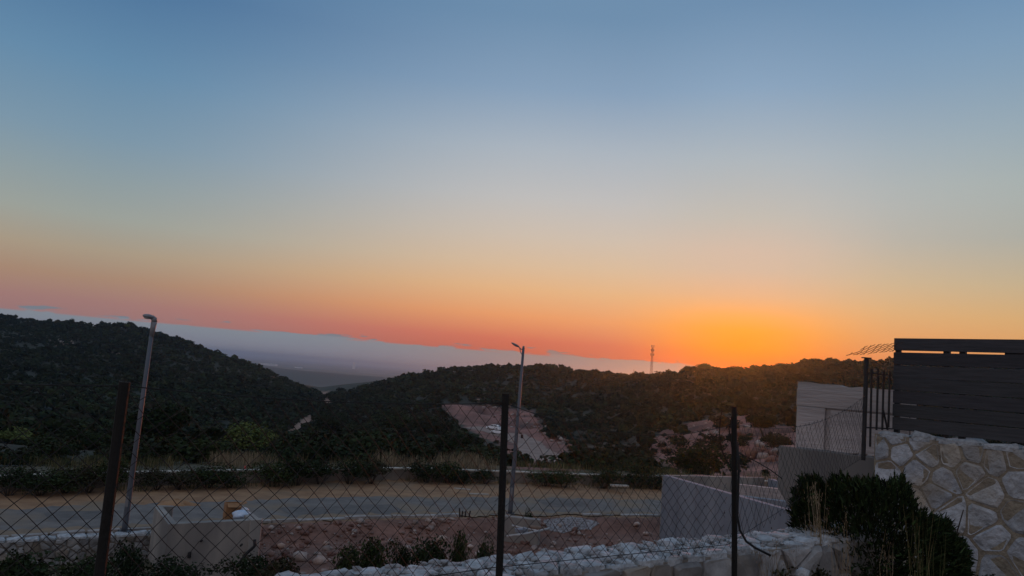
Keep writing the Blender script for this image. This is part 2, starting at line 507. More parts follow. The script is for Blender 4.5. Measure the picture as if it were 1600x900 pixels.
_su = np.array([u_of(a) for a, b in SIL]); _ss = np.array([(P(a, b, 1.0)[2] - EYE) for a, b in SIL])
_cu = np.array([u_of(a) for a, b in CRD]); _cd = np.array([b for a, b in CRD], float)
_pu = np.array([u_of(a) for a in PROF]); SK = np.linspace(0, 1, 25)
_uf = np.linspace(_pu[0], _pu[-1], 400)
_zp = []
for (a, pr), u in zip(PROF.items(), _pu):
    dc = np.interp(u, _cu, _cd); zc = EYE + np.interp(u, _su, _ss) * dc
    ds = [q[0] for q in pr] + [dc]; zs = [q[1] for q in pr] + [zc]
    _zp.append(np.interp(50 + SK * (dc - 50), ds, zs))
_zp = np.array(_zp)
_ZT = np.stack([np.interp(_uf, _pu, _zp[:, k]) for k in range(25)], 1)
_k = np.hanning(27); _k /= _k.sum()
_ZT = np.stack([np.convolve(np.pad(_ZT[:, k], 13, 'edge'), _k, 'valid') for k in range(25)], 1)
_k2 = np.array([.25, .5, .25])
for _ in range(2):
    mid_ = _ZT.copy(); mid_[:, 1:-1] = _ZT[:, :-2] * .25 + _ZT[:, 1:-1] * .5 + _ZT[:, 2:] * .25; _ZT = mid_
PLAIN = -60.0


def z_far(X, Y):
    Yc = np.maximum(Y, 1.0)
    u = np.clip(X / Yc, _uf[0], _uf[-1])
    dc = np.interp(u, _cu, _cd); zc = EYE + np.interp(u, _su, _ss) * dc
    s = np.clip((Yc - 50) / (dc - 50), 0, 1)
    fu = (u - _uf[0]) / (_uf[1] - _uf[0]); iu = np.clip(np.floor(fu).astype(int), 0, 398); fu = fu - iu
    fs = s * 24; is_ = np.clip(np.floor(fs).astype(int), 0, 23); fs = fs - is_
    g = (_ZT[iu, is_] * (1 - fu) + _ZT[iu + 1, is_] * fu) * (1 - fs) + (_ZT[iu, is_ + 1] * (1 - fu) + _ZT[iu + 1, is_ + 1] * fu) * fs
    z = g + (zc - _ZT[iu, 24] * (1 - fu) - _ZT[iu + 1, 24] * fu) * s ** 2.2
    z = z + fbm(X / 22, Y / 22, 4) * 1.5 * sm((Y - 60) / 60) * sm((dc - Y) / 60)
    t = sm((Y - dc) / 1000)
    far = PLAIN + 5 * fbm(X / 900, Y / 900, 3) * sm((Y - 1500) / 800)
    # low wooded ridges out on the plain
    far = far + 26 * np.exp(-((Y - 2600 - .15 * X) / 420) ** 2) * np.exp(-((X + 620) / 620) ** 2) * (1 + .5 * fbm(X / 260, Y / 260, 3))
    far = far + 16 * np.exp(-((Y - 3800) / 500) ** 2) * np.exp(-((X + 1500) / 900) ** 2) * (1 + .6 * fbm(X / 300, Y / 300, 3))
    return z * (1 - t) + far * t


def z_near(X, Y):
    sw = (X - WA[0]) * WN[0] + (Y - WA[1]) * WN[1]
    along = (X - WA[0]) * WD[0] + (Y - WA[1]) * WD[1]
    sr = sdist(ROAD, X, Y)
    yard = -.45 + .12 * fbm(X / 1.7, Y / 1.7, 3)
    yard = yard + .35 * np.exp(-((X + 2.5) / 3.5) ** 2 - ((Y - 24.5) / 2.0) ** 2)             # heaped rubble
    left = sm((-X - 9.6) / .6)
    yard = yard - .35 * left
    verge = -.02 + .015 * fbm(X, Y, 2)
    t = sm((sr + HALF + 2.1) / 1.5)
    tl = (sr > -HALF - .30).astype(float)
    t = t * (1 - left) + tl * left
    z = yard * (1 - t) + verge * t
    sl = sm((sw - .15) / 11.0)
    z = 4.1 * (1 - sl) + z * sl
    sL = sdist(LOW, X, Y)
    z = z + np.where(sL > .12, .30, 0.0) * sm((Y - 15) / 3)
    z = z - .006 * (np.abs(sr) < HALF + .1)
    return z


def ground_z(X, Y):
    X, Y = np.asarray(X, float), np.asarray(Y, float)
    sL = np.full(X.shape, -50.0)
    m = (Y < 75) & (Y > 12)
    if m.any(): sL[m] = sdist(LOW, X[m], Y[m])
    sL[Y >= 75] = 50
    zf = z_far(X, Y)
    z = zf.copy()
    mn = Y < 75
    if mn.any():
        zn = z_near(X[mn], Y[mn])
        t = sm((sL[mn] - 2.0) / 14.0)
        z[mn] = zn * (1 - t) + zf[mn] * t
    return z


def gz(x, y):
    return float(ground_z(np.array([x]), np.array([y]))[0])


def inpoly(pts, poly):
    x, y = pts[:, 0], pts[:, 1]
    r = np.zeros(len(x), bool)
    n = len(poly)
    for i in range(n):
        x1, y1 = poly[i]; x2, y2 = poly[(i + 1) % n]
        c = ((y1 > y) != (y2 > y)) & (x < (x2 - x1) * (y - y1) / (y2 - y1 + 1e-12) + x1)
        r ^= c
    return r


# bare red earth, outlined on the hillsides in plan (worked out from the photograph once)
EX1 = [(686, 634), (705, 625), (745, 621), (800, 630), (830, 642), (850, 668), (882, 690), (905, 735), (800, 742), (790, 700), (745, 678), (725, 664), (708, 650)]
EX2 = [(1010, 700), (1030, 678), (1075, 662), (1130, 652), (1180, 650), (1215, 660), (1270, 680), (1290, 760), (1150, 760), (1060, 735), (1025, 722)]
BRN = [(858, 688), (930, 690), (1010, 700), (1062, 736), (1060, 748), (860, 748)]
PA1 = [(448, 676), (470, 655), (488, 646), (492, 652), (478, 664), (462, 678)]
PA2 = [(497, 612), (508, 612), (520, 634), (508, 636)]


def bare(pts3):
    px = proj(pts3)
    far = pts3[:, 1] > 48
    near250 = pts3[:, 1] < 285
    e = (inpoly(px, EX1) | inpoly(px, EX2)) & far & near250
    return e, (inpoly(px, PA1) | inpoly(px, PA2)) & far


def TRACK_LINE():
    return polyline([terrain_hit(*q)[:2] for q in TRACK_PX], 90)


TRACK_PX = [(735, 668), (765, 673), (790, 678), (815, 688), (838, 702), (846, 716), (835, 728)]


def terrain_hit(px, py, lo=48, hi=480):
    ys = np.linspace(lo, hi, 900)
    pts = np.array([P(px, py, y) for y in (lo, hi)])
    line = pts[0] + (pts[1] - pts[0]) * ((ys - lo) / (hi - lo))[:, None]
    g = ground_z(line[:, 0], line[:, 1])
    under = np.where(line[:, 2] < g)[0]
    k = under[0] if len(under) else len(ys) - 1
    return np.array([line[k, 0], line[k, 1], g[k]])


def build_ground():
    ang = np.radians(np.linspace(-66, 66, 360))
    r = np.concatenate([np.linspace(.5, 24, 50), np.linspace(24.3, 66, 150), np.geomspace(67, 640, 150), np.geomspace(650, 22000, 60)])
    A, RR = np.meshgrid(ang, r, indexing='ij')
    X, Y = RR * np.sin(A), RR * np.cos(A) - 9.0
    Z = ground_z(X, Y)
    pts = np.stack([X.ravel(), Y.ravel(), Z.ravel()], 1)
    na, nr = X.shape
    i = np.arange(na * nr).reshape(na, nr)
    faces = np.stack([i[:-1, :-1].ravel(), i[1:, :-1].ravel(), i[1:, 1:].ravel(), i[:-1, 1:].ravel()], 1)
    x, y = pts[:, 0], pts[:, 1]
    col = np.tile(np.array([.036, .037, .022]), (len(pts), 1))
    n1 = fbm(x / 9, y / 9, 3)[:, None]
    col = col * (1 + .7 * n1)
    sL = np.where(y < 75, -1, 50.0); m = (y < 75) & (y > 12)
    sL[m] = sdist(LOW, x[m], y[m])
    sr = np.full(len(x), 99.0); sr[m] = sdist(ROAD, x[m], y[m])
    nearm = (sL < .1)
    yard = np.array([.20, .098, .070]); verge = np.array([.31, .18, .095]); plat = np.array([.22, .18, .13])
    sw = (x - WA[0]) * WN[0] + (y - WA[1]) * WN[1]
    col[nearm] = yard * (1 + .5 * fbm(x / 2.1, y / 2.1, 3)[nearm][:, None])
    lf = nearm & (x < -9.4) & (sr < -HALF); col[lf] = np.array([.10, .085, .05])
    col[nearm & (sr > -HALF - .5)] = verge
    col[nearm & (sw < 5)] = plat
    fg = (sL >= .1) & (sL < 9) & (y < 75)
    col[fg] = np.array([.095, .08, .045])
    e, pa = bare(pts)
    td = np.abs(sdist(TRACK_LINE(), x[e], y[e])); lift = np.clip((td - 6) / 6, 0, 1) * np.clip((y[e] - 85) / 20, 0, 1)
    pts[e, 2] += lift * (1.3 * fbm(x[e] / 11, y[e] / 5, 3) + .5 * np.sin(y[e] / 2.4 + 2 * fbm(x[e] / 15, y[e] / 15, 2)))
    rd = np.array([.26, .115, .088]) * (1 + 1.2 * fbm(x / 7, y / 3.5, 4))[:, None]
    col[inpoly(proj(pts), BRN) & (y > 60) & (y < 260)] = (.10, .072, .045)
    col[e] = rd[e]
    col[pa] = (.36, .22, .16)
    far = y > 1000
    f = fbm(x / 500, y / 330, 3)
    fc = np.where((f > .12)[:, None], np.array([.17, .15, .11]), np.array([.07, .085, .06]))
    fc = np.where((f < -.22)[:, None], np.array([.20, .19, .17]), fc)
    rid = np.exp(-((y - 2600 - .15 * x) / 520) ** 2) * np.exp(-((x + 620) / 750) ** 2) > .25
    fc[rid] = (.035, .05, .035)
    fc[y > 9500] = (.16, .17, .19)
    col[far] = fc[far]
    col = np.clip(col, .01, .9)
    o = meshobj('ground', np_mesh('ground', pts, faces, True, col), M['ground'])
    tag(o, kind='structure')


build_ground()


def ribbon(name, line, off0, off1, z, m, zf=None, n=None, jag=0.0, thick=0.0):
    line = np.asarray(line)
    d = np.gradient(line, axis=0); d /= np.linalg.norm(d, axis=1)[:, None]
    nn = np.stack([-d[:, 1], d[:, 0]], 1)
    k = 6
    vs, fs = [], []
    for i, p in enumerate(line):
        j0 = off0 + (jag * (vnoise(np.array([i * .35]), np.array([3.3]))[0] + .5 * vnoise(np.array([i * 1.1]), np.array([8.3]))[0]))
        j1 = off1 + (jag * (vnoise(np.array([i * .4]), np.array([33.3]))[0] + .5 * vnoise(np.array([i * 1.3]), np.array([48.3]))[0]))
        for q in range(k):
            o = j0 + (j1 - j0) * q / (k - 1)
            x, y = p + nn[i] * o
            zz = z if zf is None else zf(x, y) + z
            vs.append((x, y, zz))
    for i in range(len(line) - 1):
        for q in range(k - 1):
            a = i * k + q
            fs.append((a, a + k, a + k + 1, a + 1))
    mb = MB(); mb.add(vs, fs)
    o = mb.build(name, m, smooth=True)
    tag(o, kind='structure')
    return o


ribbon('road', ROAD, -HALF, HALF, .012, M['asphalt'], jag=.6)
M['asphalt_patch'] = mat('asphalt_patch', (.160, .143, .132), (.112, .101, .095), scale=2.2, rough=.9, spec=.06, bump=.3, bscale=40)
ribbon('road_patch', ROAD[95:118], -1.5, .2, .017, M['asphalt_patch'], jag=.5)
ribbon('road_patch', ROAD[150:162], -.3, 1.4, .017, M['asphalt_patch'], jag=.4)
ribbon('road_patch', ROAD[60:70], -.2, 1.2, .017, M['asphalt_patch'], jag=.4)
M['road_dust'] = mat('road_dust', (.26, .185, .125), (.18, .14, .11), scale=2.0, rough=.95, spec=.03, bump=.4, bscale=20)
ribbon('road_dust', ROAD[20:230], -HALF - .2, -HALF + .55, .0215, M['road_dust'], jag=.9)
ribbon('dirt_verge', ROAD, HALF - .45, HALF + 4.3, .0045, M['dirt'], jag=.6)

# broken kerb along the near side of the road
kerb = empty('kerb', (0, 0, 0)); tag(kerb, kind='structure')
dl = np.r_[0, np.cumsum(np.linalg.norm(np.diff(ROAD, axis=0), axis=1))]
t = 0.5
kb_mesh = []
for k in range(4):
    mb = MB()
    L = .92
    prof = [(-.09, -.1), (.09, -.1), (.09, .10 + .01 * k), (.06, .13), (-.09, .13 - .012 * k)]
    vs = [(-L / 2, y, z) for y, z in prof] + [(L / 2, y + rnd.uniform(-.015, .015), z + rnd.uniform(-.02, .01)) for y, z in prof]
    n = 5
    mb.add(vs, [tuple(range(n - 1, -1, -1)), tuple(range(n, 2 * n))] + [(i, (i + 1) % n, (i + 1) % n + n, i + n) for i in range(n)])
    m_ = mb.mesh('kerb_stone'); m_.materials.append(M['kerb']); kb_mesh.append(m_)
while t < dl[-1] - 1:
    x = np.interp(t, dl, ROAD[:, 0]); y = np.interp(t, dl, ROAD[:, 1])
    x2 = np.interp(t + .3, dl, ROAD[:, 0]); y2 = np.interp(t + .3, dl, ROAD[:, 1])
    d = np.array([x2 - x, y2 - y]); d /= np.linalg.norm(d); nn = np.array([-d[1], d[0]])
    p = np.array([x, y]) - nn * (HALF + .22)
    px = proj(np.array([p[0], p[1], 0.0]))
    if -150 < px[0] < 1100 and not (700 < px[0] < 1010 and rnd.random() < .75):
        o = meshobj('kerb_stone', rnd.choice(kb_mesh), None, kerb)
        o.location = (p[0], p[1], -.03 - rnd.random() * .04)
        o.rotation_euler = (rnd.uniform(-.06, .06), rnd.uniform(-.03, .03), math.atan2(d[1], d[0]) + rnd.uniform(-.05, .05))
    t += 1.0

# the winding dirt track in the valley with the parked cars, laid on the terrain
TRACK = TRACK_LINE()
ribbon('dirt_track', TRACK, -4.2, 4.2, .12, M['track'], zf=gz, jag=1.6)

# ------------------------------------------------------------------ vegetation
def crown_quads(nq, seed, flat=.75, lobes=6, size=.24, jitter=.5, inner=.25):
    """leaf-clump quads spread through a lumpy crown of unit radius; returns verts (nq,4,3), centred at the base"""
    g = np.random.default_rng(seed)
    lc = g.normal(size=(lobes, 3)); lc /= np.linalg.norm(lc, axis=1)[:, None]
    lc *= g.uniform(.25, .6, (lobes, 1)); lc[:, 2] *= .75
    lr = g.uniform(.38, .62, lobes)
    k = g.integers(0, lobes, nq)
    d = g.normal(size=(nq, 3)); d /= np.linalg.norm(d, axis=1)[:, None]
    d[:, 2] = np.abs(d[:, 2]) * .85 + d[:, 2] * .15
    d /= np.linalg.norm(d, axis=1)[:, None]
    rad = lr[k] * np.where(g.random(nq) < inner, g.uniform(.3, .85, nq), g.uniform(.85, 1.12, nq))
    c = lc[k] + d * rad[:, None]
    n = d + g.normal(size=(nq, 3)) * jitter; n /= np.linalg.norm(n, axis=1)[:, None]
    a = np.cross(n, g.normal(size=(nq, 3))); a /= np.linalg.norm(a, axis=1)[:, None]
    b = np.cross(n, a)
    s = size * g.uniform(.55, 1.25, nq)[:, None]
    q = np.stack([c - a * s - b * s * .45, c + a * s * .2 - b * s * .7, c + a * s + b * s * .4, c - a * s * .3 + b * s * .7], 1)
    q[:, :, 2] *= flat
    q[:, :, 2] += flat * .72
    return q


def quads_to_mesh(name, q, cols):
    n = len(q)
    v = q.reshape(-1, 3)
    f = np.arange(n * 4).reshape(n, 4)
    return np_mesh(name, v, f, False, np.repeat(cols, 4, axis=0))


GREENS = .92 * np.array([[.027, .038, .018], [.032, .043, .019], [.023, .033, .017], [.040, .050, .020], [.032, .037, .021], [.042, .040, .023]])


def leafcols(n, base, g, var=.35):
    return np.clip(base * (1 + g.normal(size=(n, 1)) * var * .6) * (1 + g.normal(size=(n, 3)) * .06), .006, .3)


def scatter(name, label, cat, cands, protos, seed, group_base=None):
    g = np.random.default_rng(seed)
    Q, K = [], []
    for (x, y, z, r, ci) in cands:
        q = protos[g.integers(len(protos))]
        a = g.uniform(0, 6.283); ca, sa = math.cos(a), math.sin(a)
        s = np.array([r * g.uniform(.85, 1.2), r * g.uniform(.85, 1.2), r * g.uniform(.75, 1.2)])
        w = q * s
        w = np.stack([w[..., 0] * ca - w[..., 1] * sa, w[..., 0] * sa + w[..., 1] * ca, w[..., 2]], -1) + np.array([x, y, z - .12 * r])
        Q.append(w)
        base = GREENS[ci] * g.uniform(.82, 1.15) * (1 + .6 * float(fbm(np.array([x / 40]), np.array([y / 40]), 2)[0]))
        K.append(leafcols(len(q), base, g))
    Q = np.concatenate(Q); K = np.concatenate(K)
    o = meshobj(name, quads_to_mesh(name, Q, K), M['leaf'])
    tag(o, label, cat, kind='stuff')
    return o


FARP = [crown_quads(40, 100 + i, flat=rnd.uniform(.6, .85), lobes=4, size=.40, jitter=.30, inner=.05) for i in range(7)]
MIDP = [crown_quads(210, 200 + i, flat=rnd.uniform(.65, .9), lobes=8, size=.145, jitter=.5, inner=.12) for i in range(6)]
NEARP = [crown_quads(300, 250 + i, flat=rnd.uniform(.65, .9), lobes=9, size=.11, jitter=.6, inner=.12) for i in range(6)]


def candidates(n, u0, u1, d0, d1, rmin, rmax, seed, keep=1.0):
    g = np.random.default_rng(seed)
    u = g.uniform(u0, u1, n)
    D = np.sqrt(g.uniform(d0 ** 2, d1 ** 2, n))
    X = u * D
    dc = np.interp(u, _cu, _cd)
    ok = D < dc + 14
    dens = fbm(X / 16, D / 16, 3)
    ok &= (dens > -.5) | (g.random(n) < .5)
    ok &= (D > 75) | (sdist(LOW, X, D) > (5.5 if d0 < 40 else 8.5))
    X, D, u = X[ok], D[ok], u[ok]
    Z = ground_z(X, D)
    pts = np.stack([X, D, Z], 1)
    r = (rmin * .75 + (rmax * 1.35 - rmin * .75) * g.random(len(pts)) ** 1.7) * (1 + .6 * fbm(pts[:, 0] / 30, pts[:, 1] / 30, 2))
    e, pa = bare(pts)
    hid = np.zeros(len(pts), bool)
    for k in (.6, 1.25):
        up = pts.copy(); up[:, 2] += k * r
        q = proj(up)
        hid |= (inpoly(q, EX1) | inpoly(q, EX2)) & (pts[:, 1] < 285) & (pts[:, 1] > 45)
        if k < 1: hid |= inpoly(q, PA1)
        for tx, ty, tw, tD in ((22, 664, 78, 66), (142, 672, 72, 74), (250, 617, 116, 66), (388, 652, 92, 70), (708, 668, 76, 104), (1098, 690, 96, 60)):
            hid |= (np.abs(q[:, 0] - tx) < tw * .52) & (q[:, 1] > ty) & (q[:, 1] < ty + tw * .42) & (pts[:, 1] < tD + 1)
    td = np.abs(sdist(TRACK, X, D))
    brn = inpoly(proj(pts), BRN) & (D < 260)
    ok = ~(brn & (g.random(len(e)) > .6)) & ~pa & ~(e & (g.random(len(e)) > np.where(X < .12 * D, .02, .10))) & ~(hid & ~e & (g.random(len(e)) > .06)) & (td > 8.5)
    pts, r = pts[ok], r[ok]
    ci = g.choice(len(GREENS), len(pts), p=[.24, .2, .24, .1, .14, .08])
    return [(*p, rr, c) for p, rr, c in zip(pts, r, ci)]


UG = u_of(505)
scatter('hillside_scrub', 'dark evergreen scrub covering the hillside on the left', 'scrub', candidates(7600, -.75, UG, 130, 465, 1.15, 1.9, 1), FARP, 11)
scatter('hillside_scrub', 'dark evergreen scrub covering the long hill below the sunset', 'scrub', candidates(12500, UG, .75, 120, 420, 1.05, 1.8, 2), FARP, 12)
scatter('valley_thicket', 'mixed green bushes filling the valley floor beyond the road', 'scrub', candidates(1500, -.75, .75, 50, 150, .8, 1.9, 3), MIDP, 13)

_c = [c for c in candidates(1250, -.75, .30, 33, 64, .45, 1.15, 4) ]
scatter('valley_thicket', 'low dark brush on the slope just behind the low wall', 'scrub', _c, NEARP, 14)


TREEG = .9 * np.array([[.020, .032, .013], [.028, .042, .016], [.017, .027, .012], [.125, .150, .050], [.030, .038, .018]])


def tree_proto(seed, h=5.0, w=2.4, nq=3800, base=0, flat=.9):
    g = np.random.default_rng(seed)
    q = crown_quads(nq, seed, flat=flat, lobes=13, size=.05, jitter=.6, inner=.3)
    q = q * np.array([w, w, (h * .82) / (flat * 1.75)]) + np.array([0, 0, h * .12])
    crown = quads_to_mesh('crown', q, leafcols(nq, TREEG[base], g, .4))
    mb = MB()
    tilt = g.uniform(-.15, .15, 2)
    top = np.array([tilt[0] * h, tilt[1] * h, h * .55])
    mb.tube([(0, 0, -.3), top * .35 + np.array([0, 0, .0]), top], [.16, .12, .07], 7)
    for k in range(5):
        a = g.uniform(0, 6.28); b = top * g.uniform(.4, .9)
        e = b + np.array([math.cos(a) * w * .55, math.sin(a) * w * .55, h * g.uniform(.12, .3)])
        mb.tube([b, (b + e) / 2 + np.array([0, 0, .1]), e], [.07, .05, .025], 5)
    trunk = mb.mesh('trunk', True); trunk.materials.append(M['bark'])
    crown.materials.append(M['leaf'])
    return trunk, crown, h, w


TP = [tree_proto(300 + i, base=[0, 2, 1, 3, 4, 0][i], flat=[.9, .8, 1.0, .85, .95, .75][i]) for i in range(6)]
# photo position of the crown (centre column, top row, width in pixels, distance), prototype, label
TREES = [
    (22, 664, 78, 66, 3, 'lighter green rounded tree at the left edge below the hillside'),
    (86, 690, 74, 60, 1, 'low dark tree left of the leaning rusty post'),
    (142, 672, 72, 74, 2, 'dark tree just left of the leaning post, reaching above the low wall'),
    (250, 617, 116, 66, 0, 'tallest dark tree right behind the left street lamp pole'),
    (322, 690, 66, 62, 5, 'low dark tree between the tall lamp-pole tree and the lighter one'),
    (388, 652, 92, 70, 3, 'lighter green tree right of the tall dark tree by the lamp pole'),
    (436, 686, 56, 88, 1, 'small dark tree beneath the pale dirt path'),
    (484, 690, 60, 84, 4, 'dark bushy tree right of the pale dirt path bottom'),
    (540, 694, 58, 92, 2, 'round bushy tree left of the small distant street lamp'),
    (585, 700, 40, 80, 5, 'low bush touching the small distant street lamp on its left'),
    (654, 700, 46, 78, 1, 'low dark bush right of the small distant street lamp'),
    (708, 668, 76, 104, 0, 'rounded dark tree below the red earth cutting, left of the middle post'),
    (752, 694, 50, 80, 2, 'dark bush just left of the middle fence post'),
    (905, 700, 60, 66, 4, 'scrubby bush right of the winding dirt track end'),
    (962, 708, 76, 60, 5, 'wide dark bush in front of the red slope'),
    (1012, 712, 52, 58, 1, 'dark bush above the left corner of the concrete pit'),
    (1098, 690, 96, 60, 2, 'large round dark bush behind the concrete pit, left of the right post'),
    (1196, 640, 66, 130, 0, 'dark tree on the slope right of the right fence post'),
    (1216, 672, 60, 100, 4, 'dark bush against the left edge of the tall concrete wall'),
    (1165, 614, 36, 180, 1, 'small round tree on the slope above the right post'),
    (520, 640, 70, 200, 5, 'spreading dark tree at the foot of the valley gap'),
    (620, 640, 90, 190, 2, 'broad dark tree in the grove left of the red cutting'),
    (680, 646, 70, 170, 1, 'dark tree at the left rim of the red earth cutting'),
    (570, 655, 80, 170, 4, 'middle dark tree of the grove in the valley'),
]
for i, (px, top, wpx, D, k, lab) in enumerate(TREES):
    trunk, crown, h0, w0 = TP[k]
    p = P(px, top, D)
    g0 = gz(p[0], p[1])
    H = max(p[2] - g0, 1.0)
    W = wpx / 2 * D / FPX
    o = empty('tree', (p[0], p[1], g0 - .05), rnd.uniform(0, 6.28), lab, 'tree', 'trees in the valley beyond the road')
    o.scale = (W / (w0 * .95), W / (w0 * .95), H / (h0 * .93))
    meshobj('trunk', trunk, None, o); meshobj('crown', crown, None, o)

# the small trees and shrubs whose tips stand above the skyline
SKY_TREES = [(113, 497, 10, 440, 'lone tiny tree poking up on the left hill skyline'), (186, 503, 12, 430, 'left of the two round treetops on the left hill skyline'),
             (200, 505, 11, 430, 'right of the two round treetops on the left hill skyline'), (795, 564, 6, 398, 'thin pointed treetop on the skyline left of the middle lamp head'),
             (932, 574, 9, 384, 'small treetop on the skyline left of the antenna tower'), (1075, 569, 22, 352, 'rounded treetop on the skyline left of the sun glow'),
             (1102, 566, 30, 348, 'largest rounded treetop on the skyline left of the sun glow'), (1150, 570, 24, 340, 'treetop on the skyline directly below the sun glow'),
             (1178, 568, 16, 338, 'round treetop on the skyline just right of the sun glow'), (1222, 566, 22, 334, 'treetop on the skyline between the sun glow and the concrete wall'),
             (1275, 558, 26, 331, 'treetop on the skyline above the concrete wall')]
for px, top, wpx, D, lab in SKY_TREES:
    k = rnd.randrange(6)
    trunk, crown, h0, w0 = TP[k]
    p = P(px, top, D); g0 = gz(p[0], p[1])
    H = max(p[2] - g0, 2.0); W = max(wpx / 2 * D / FPX, .9)
    o = empty('tree', (p[0], p[1], g0 - .1), rnd.uniform(0, 6.28), lab, 'tree', 'treetops along the skyline')
    o.scale = (W / w0, W / w0, H / (h0 * .93))
    meshobj('trunk', trunk, None, o); meshobj('crown', crown, None, o)


def shrub_proto(seed, base, nq=1500):
    g = np.random.default_rng(seed)
    q = crown_quads(nq, seed, flat=.8, lobes=9, size=.052, jitter=.8, inner=.35)
    fo = quads_to_mesh('foliage', q, leafcols(nq, GREENS[base] * 1.1, g, .4)); fo.materials.append(M['leaf'])
    mb = MB()
    for k in range(6):
        a = g.uniform(0, 6.28); e = np.array([math.cos(a) * .5, math.sin(a) * .5, g.uniform(.4, .9)])
        mb.tube([(0, 0, -.1), e * .5 + np.array([0, 0, .08]), e], [.03, .022, .01], 5)
    st = mb.mesh('stem', True); st.materials.append(M['bark'])
    return fo, st


SP = [shrub_proto(400 + i, [0, 1, 3, 2, 5][i]) for i in range(5)]
ORD = ['first', 'second', 'third', 'fourth', 'fifth', 'sixth', 'seventh', 'eighth', 'ninth', 'tenth', 'eleventh', 'twelfth', 'thirteenth', 'fourteenth', 'fifteenth', 'sixteenth', 'seventeenth', 'eighteenth', 'nineteenth', 'twentieth',
       'twenty-first', 'twenty-second', 'twenty-third', 'twenty-fourth', 'twenty-fifth', 'twenty-sixth', 'twenty-seventh', 'twenty-eighth', 'twenty-ninth', 'thirtieth']


def shrub(x, y, w, h, label, group, k=None, z=None):
    fo, st = SP[rnd.randrange(5) if k is None else k]
    o = empty('shrub', (x, y, (gz(x, y) if z is None else z) - .03), rnd.uniform(0, 6.28), label, 'shrub', group)
    o.scale = (w / 2 / .95, w / 2 / .95, h / 1.35)
    meshobj('stem', st, None, o); meshobj('foliage', fo, None, o)
    return o


# shrubs rooted at the foot of the low pale-capped wall: photo column, width px, height px
ROW = [(8, 60, 44), (48, 56, 36), (92, 60, 36), (132, 58, 42), (164, 50, 42), (238, 48, 30), (272, 54, 30), (312, 56, 32), (350, 48, 30), (418, 54, 34), (452, 52, 38), (492, 54, 36), (532, 50, 34), (566, 48, 36),
       (660, 46, 34), (692, 44, 30), (716, 40, 24), (752, 34, 20), (848, 44, 24), (872, 40, 26), (932, 46, 28), (986, 52, 34), (1012, 40, 26)]
lowpx = proj(np.c_[LOW, np.full(len(LOW), .6)])
for i, (px, wpx, hpx) in enumerate(ROW):
    j = int(np.argmin(np.abs(lowpx[:, 0] - px)))
    d = LOW[min(j + 1, len(LOW) - 1)] - LOW[j - 1]; d = d / np.linalg.norm(d)
    p = LOW[j] - np.array([-d[1], d[0]]) * rnd.uniform(.7, 1.1)
    shrub(p[0], p[1], wpx * p[1] / FPX * 1.35, hpx * p[1] / FPX * rnd.uniform(1.1, 1.4), f'{ORD[i]} dark green shrub from the left in the row below the pale-capped low wall', 'shrubs below the low wall')

YARD = [(212, 852, 60, 48, 20.8, 'dark shrub in front of the bin enclosure, at its left corner'), (60, 872, 150, 40, 19.4, 'wide dark shrub at the foot of the left stone wall'),
        (150, 884, 90, 34, 18.8, 'low dark shrub left of the leaning post base'), (10, 880, 80, 36, 18.6, 'dark shrub at the bottom left corner'),
        (290, 872, 90, 26, 20.6, 'low dark weeds below the bin enclosure front'), (380, 876, 90, 26, 20.8, 'low dark weeds at the right corner of the bin enclosure'),
        (450, 872, 80, 30, 20.5, 'dark weeds on the rubble right of the bin enclosure'), (548, 862, 60, 26, 21.0, 'bright green weed at the left end of the plant row on the rubble'),
        (580, 850, 66, 36, 21.8, 'dark grey-green shrub behind the bright green weed on the rubble'), (625, 852, 40, 26, 22.2, 'small grey-green shrub between two larger ones on the rubble'),
        (672, 850, 70, 32, 22.0, 'dark green shrub in the middle of the rubble plant row'), (718, 841, 40, 36, 22.2, 'round dark shrub at the right end of the rubble plant row'),
        (762, 848, 34, 22, 22.5, 'small green shrub left of the middle post on the rubble'), (826, 800, 16, 7, 31.0, 'tiny weed beside the middle lamp base')]
for px, top, wpx, hpx, D, lab in YARD:
    p = P(px, top, D); zb = p[2] - hpx * D / FPX
    shrub(p[0], p[1], wpx * D / FPX * 1.1, 1.28 * max(p[2] - min(zb, gz(p[0], p[1])), .3), lab, 'weeds and shrubs in the yard', k=2 if 'bright' in lab else None, z=min(zb, gz(p[0], p[1])))


def blades(name, label, roots, hmin, hmax, wid, cols, seed, lean=.3, kind='stuff', parent=None):
    g = np.random.default_rng(seed)
    n = len(roots)
    h = g.uniform(hmin, hmax, n); a = g.uniform(0, 6.283, n)
    dx, dy = np.cos(a), np.sin(a)
    l = g.uniform(.05, lean, n) * h
    la = g.uniform(0, 6.283, n); lx, ly = np.cos(la) * l, np.sin(la) * l
    w = wid * g.uniform(.6, 1.3, n)
    b = roots
    v0 = b + np.stack([-dx * w, -dy * w, 0 * h], 1); v1 = b + np.stack([dx * w, dy * w, 0 * h], 1)
    m0 = b + np.stack([lx * .35 + dx * w * .8, ly * .35 + dy * w * .8, h * .6], 1); m1 = b + np.stack([lx * .35 - dx * w * .8, ly * .35 - dy * w * .8, h * .6], 1)
    t0 = b + np.stack([lx + dx * w * .25, ly + dy * w * .25, h], 1); t1 = b + np.stack([lx - dx * w * .25, ly - dy * w * .25, h], 1)
    v = np.stack([v0, v1, m0, m1, t0, t1], 1).reshape(-1, 3)
    k = np.arange(n)[:, None] * 6
    f = np.concatenate([k + np.array([0, 1, 2, 3]), k + np.array([3, 2, 4, 5])], 0)
    c = cols[g.integers(len(cols), size=n)] * g.uniform(.7, 1.2, (n, 1))
    o = meshobj(name, np_mesh(name, v, f, False, np.repeat(c, 6, axis=0)), M['straw'], parent)
    if kind: o['kind'] = kind
    if label: tag(o, label, 'grass')
    return o


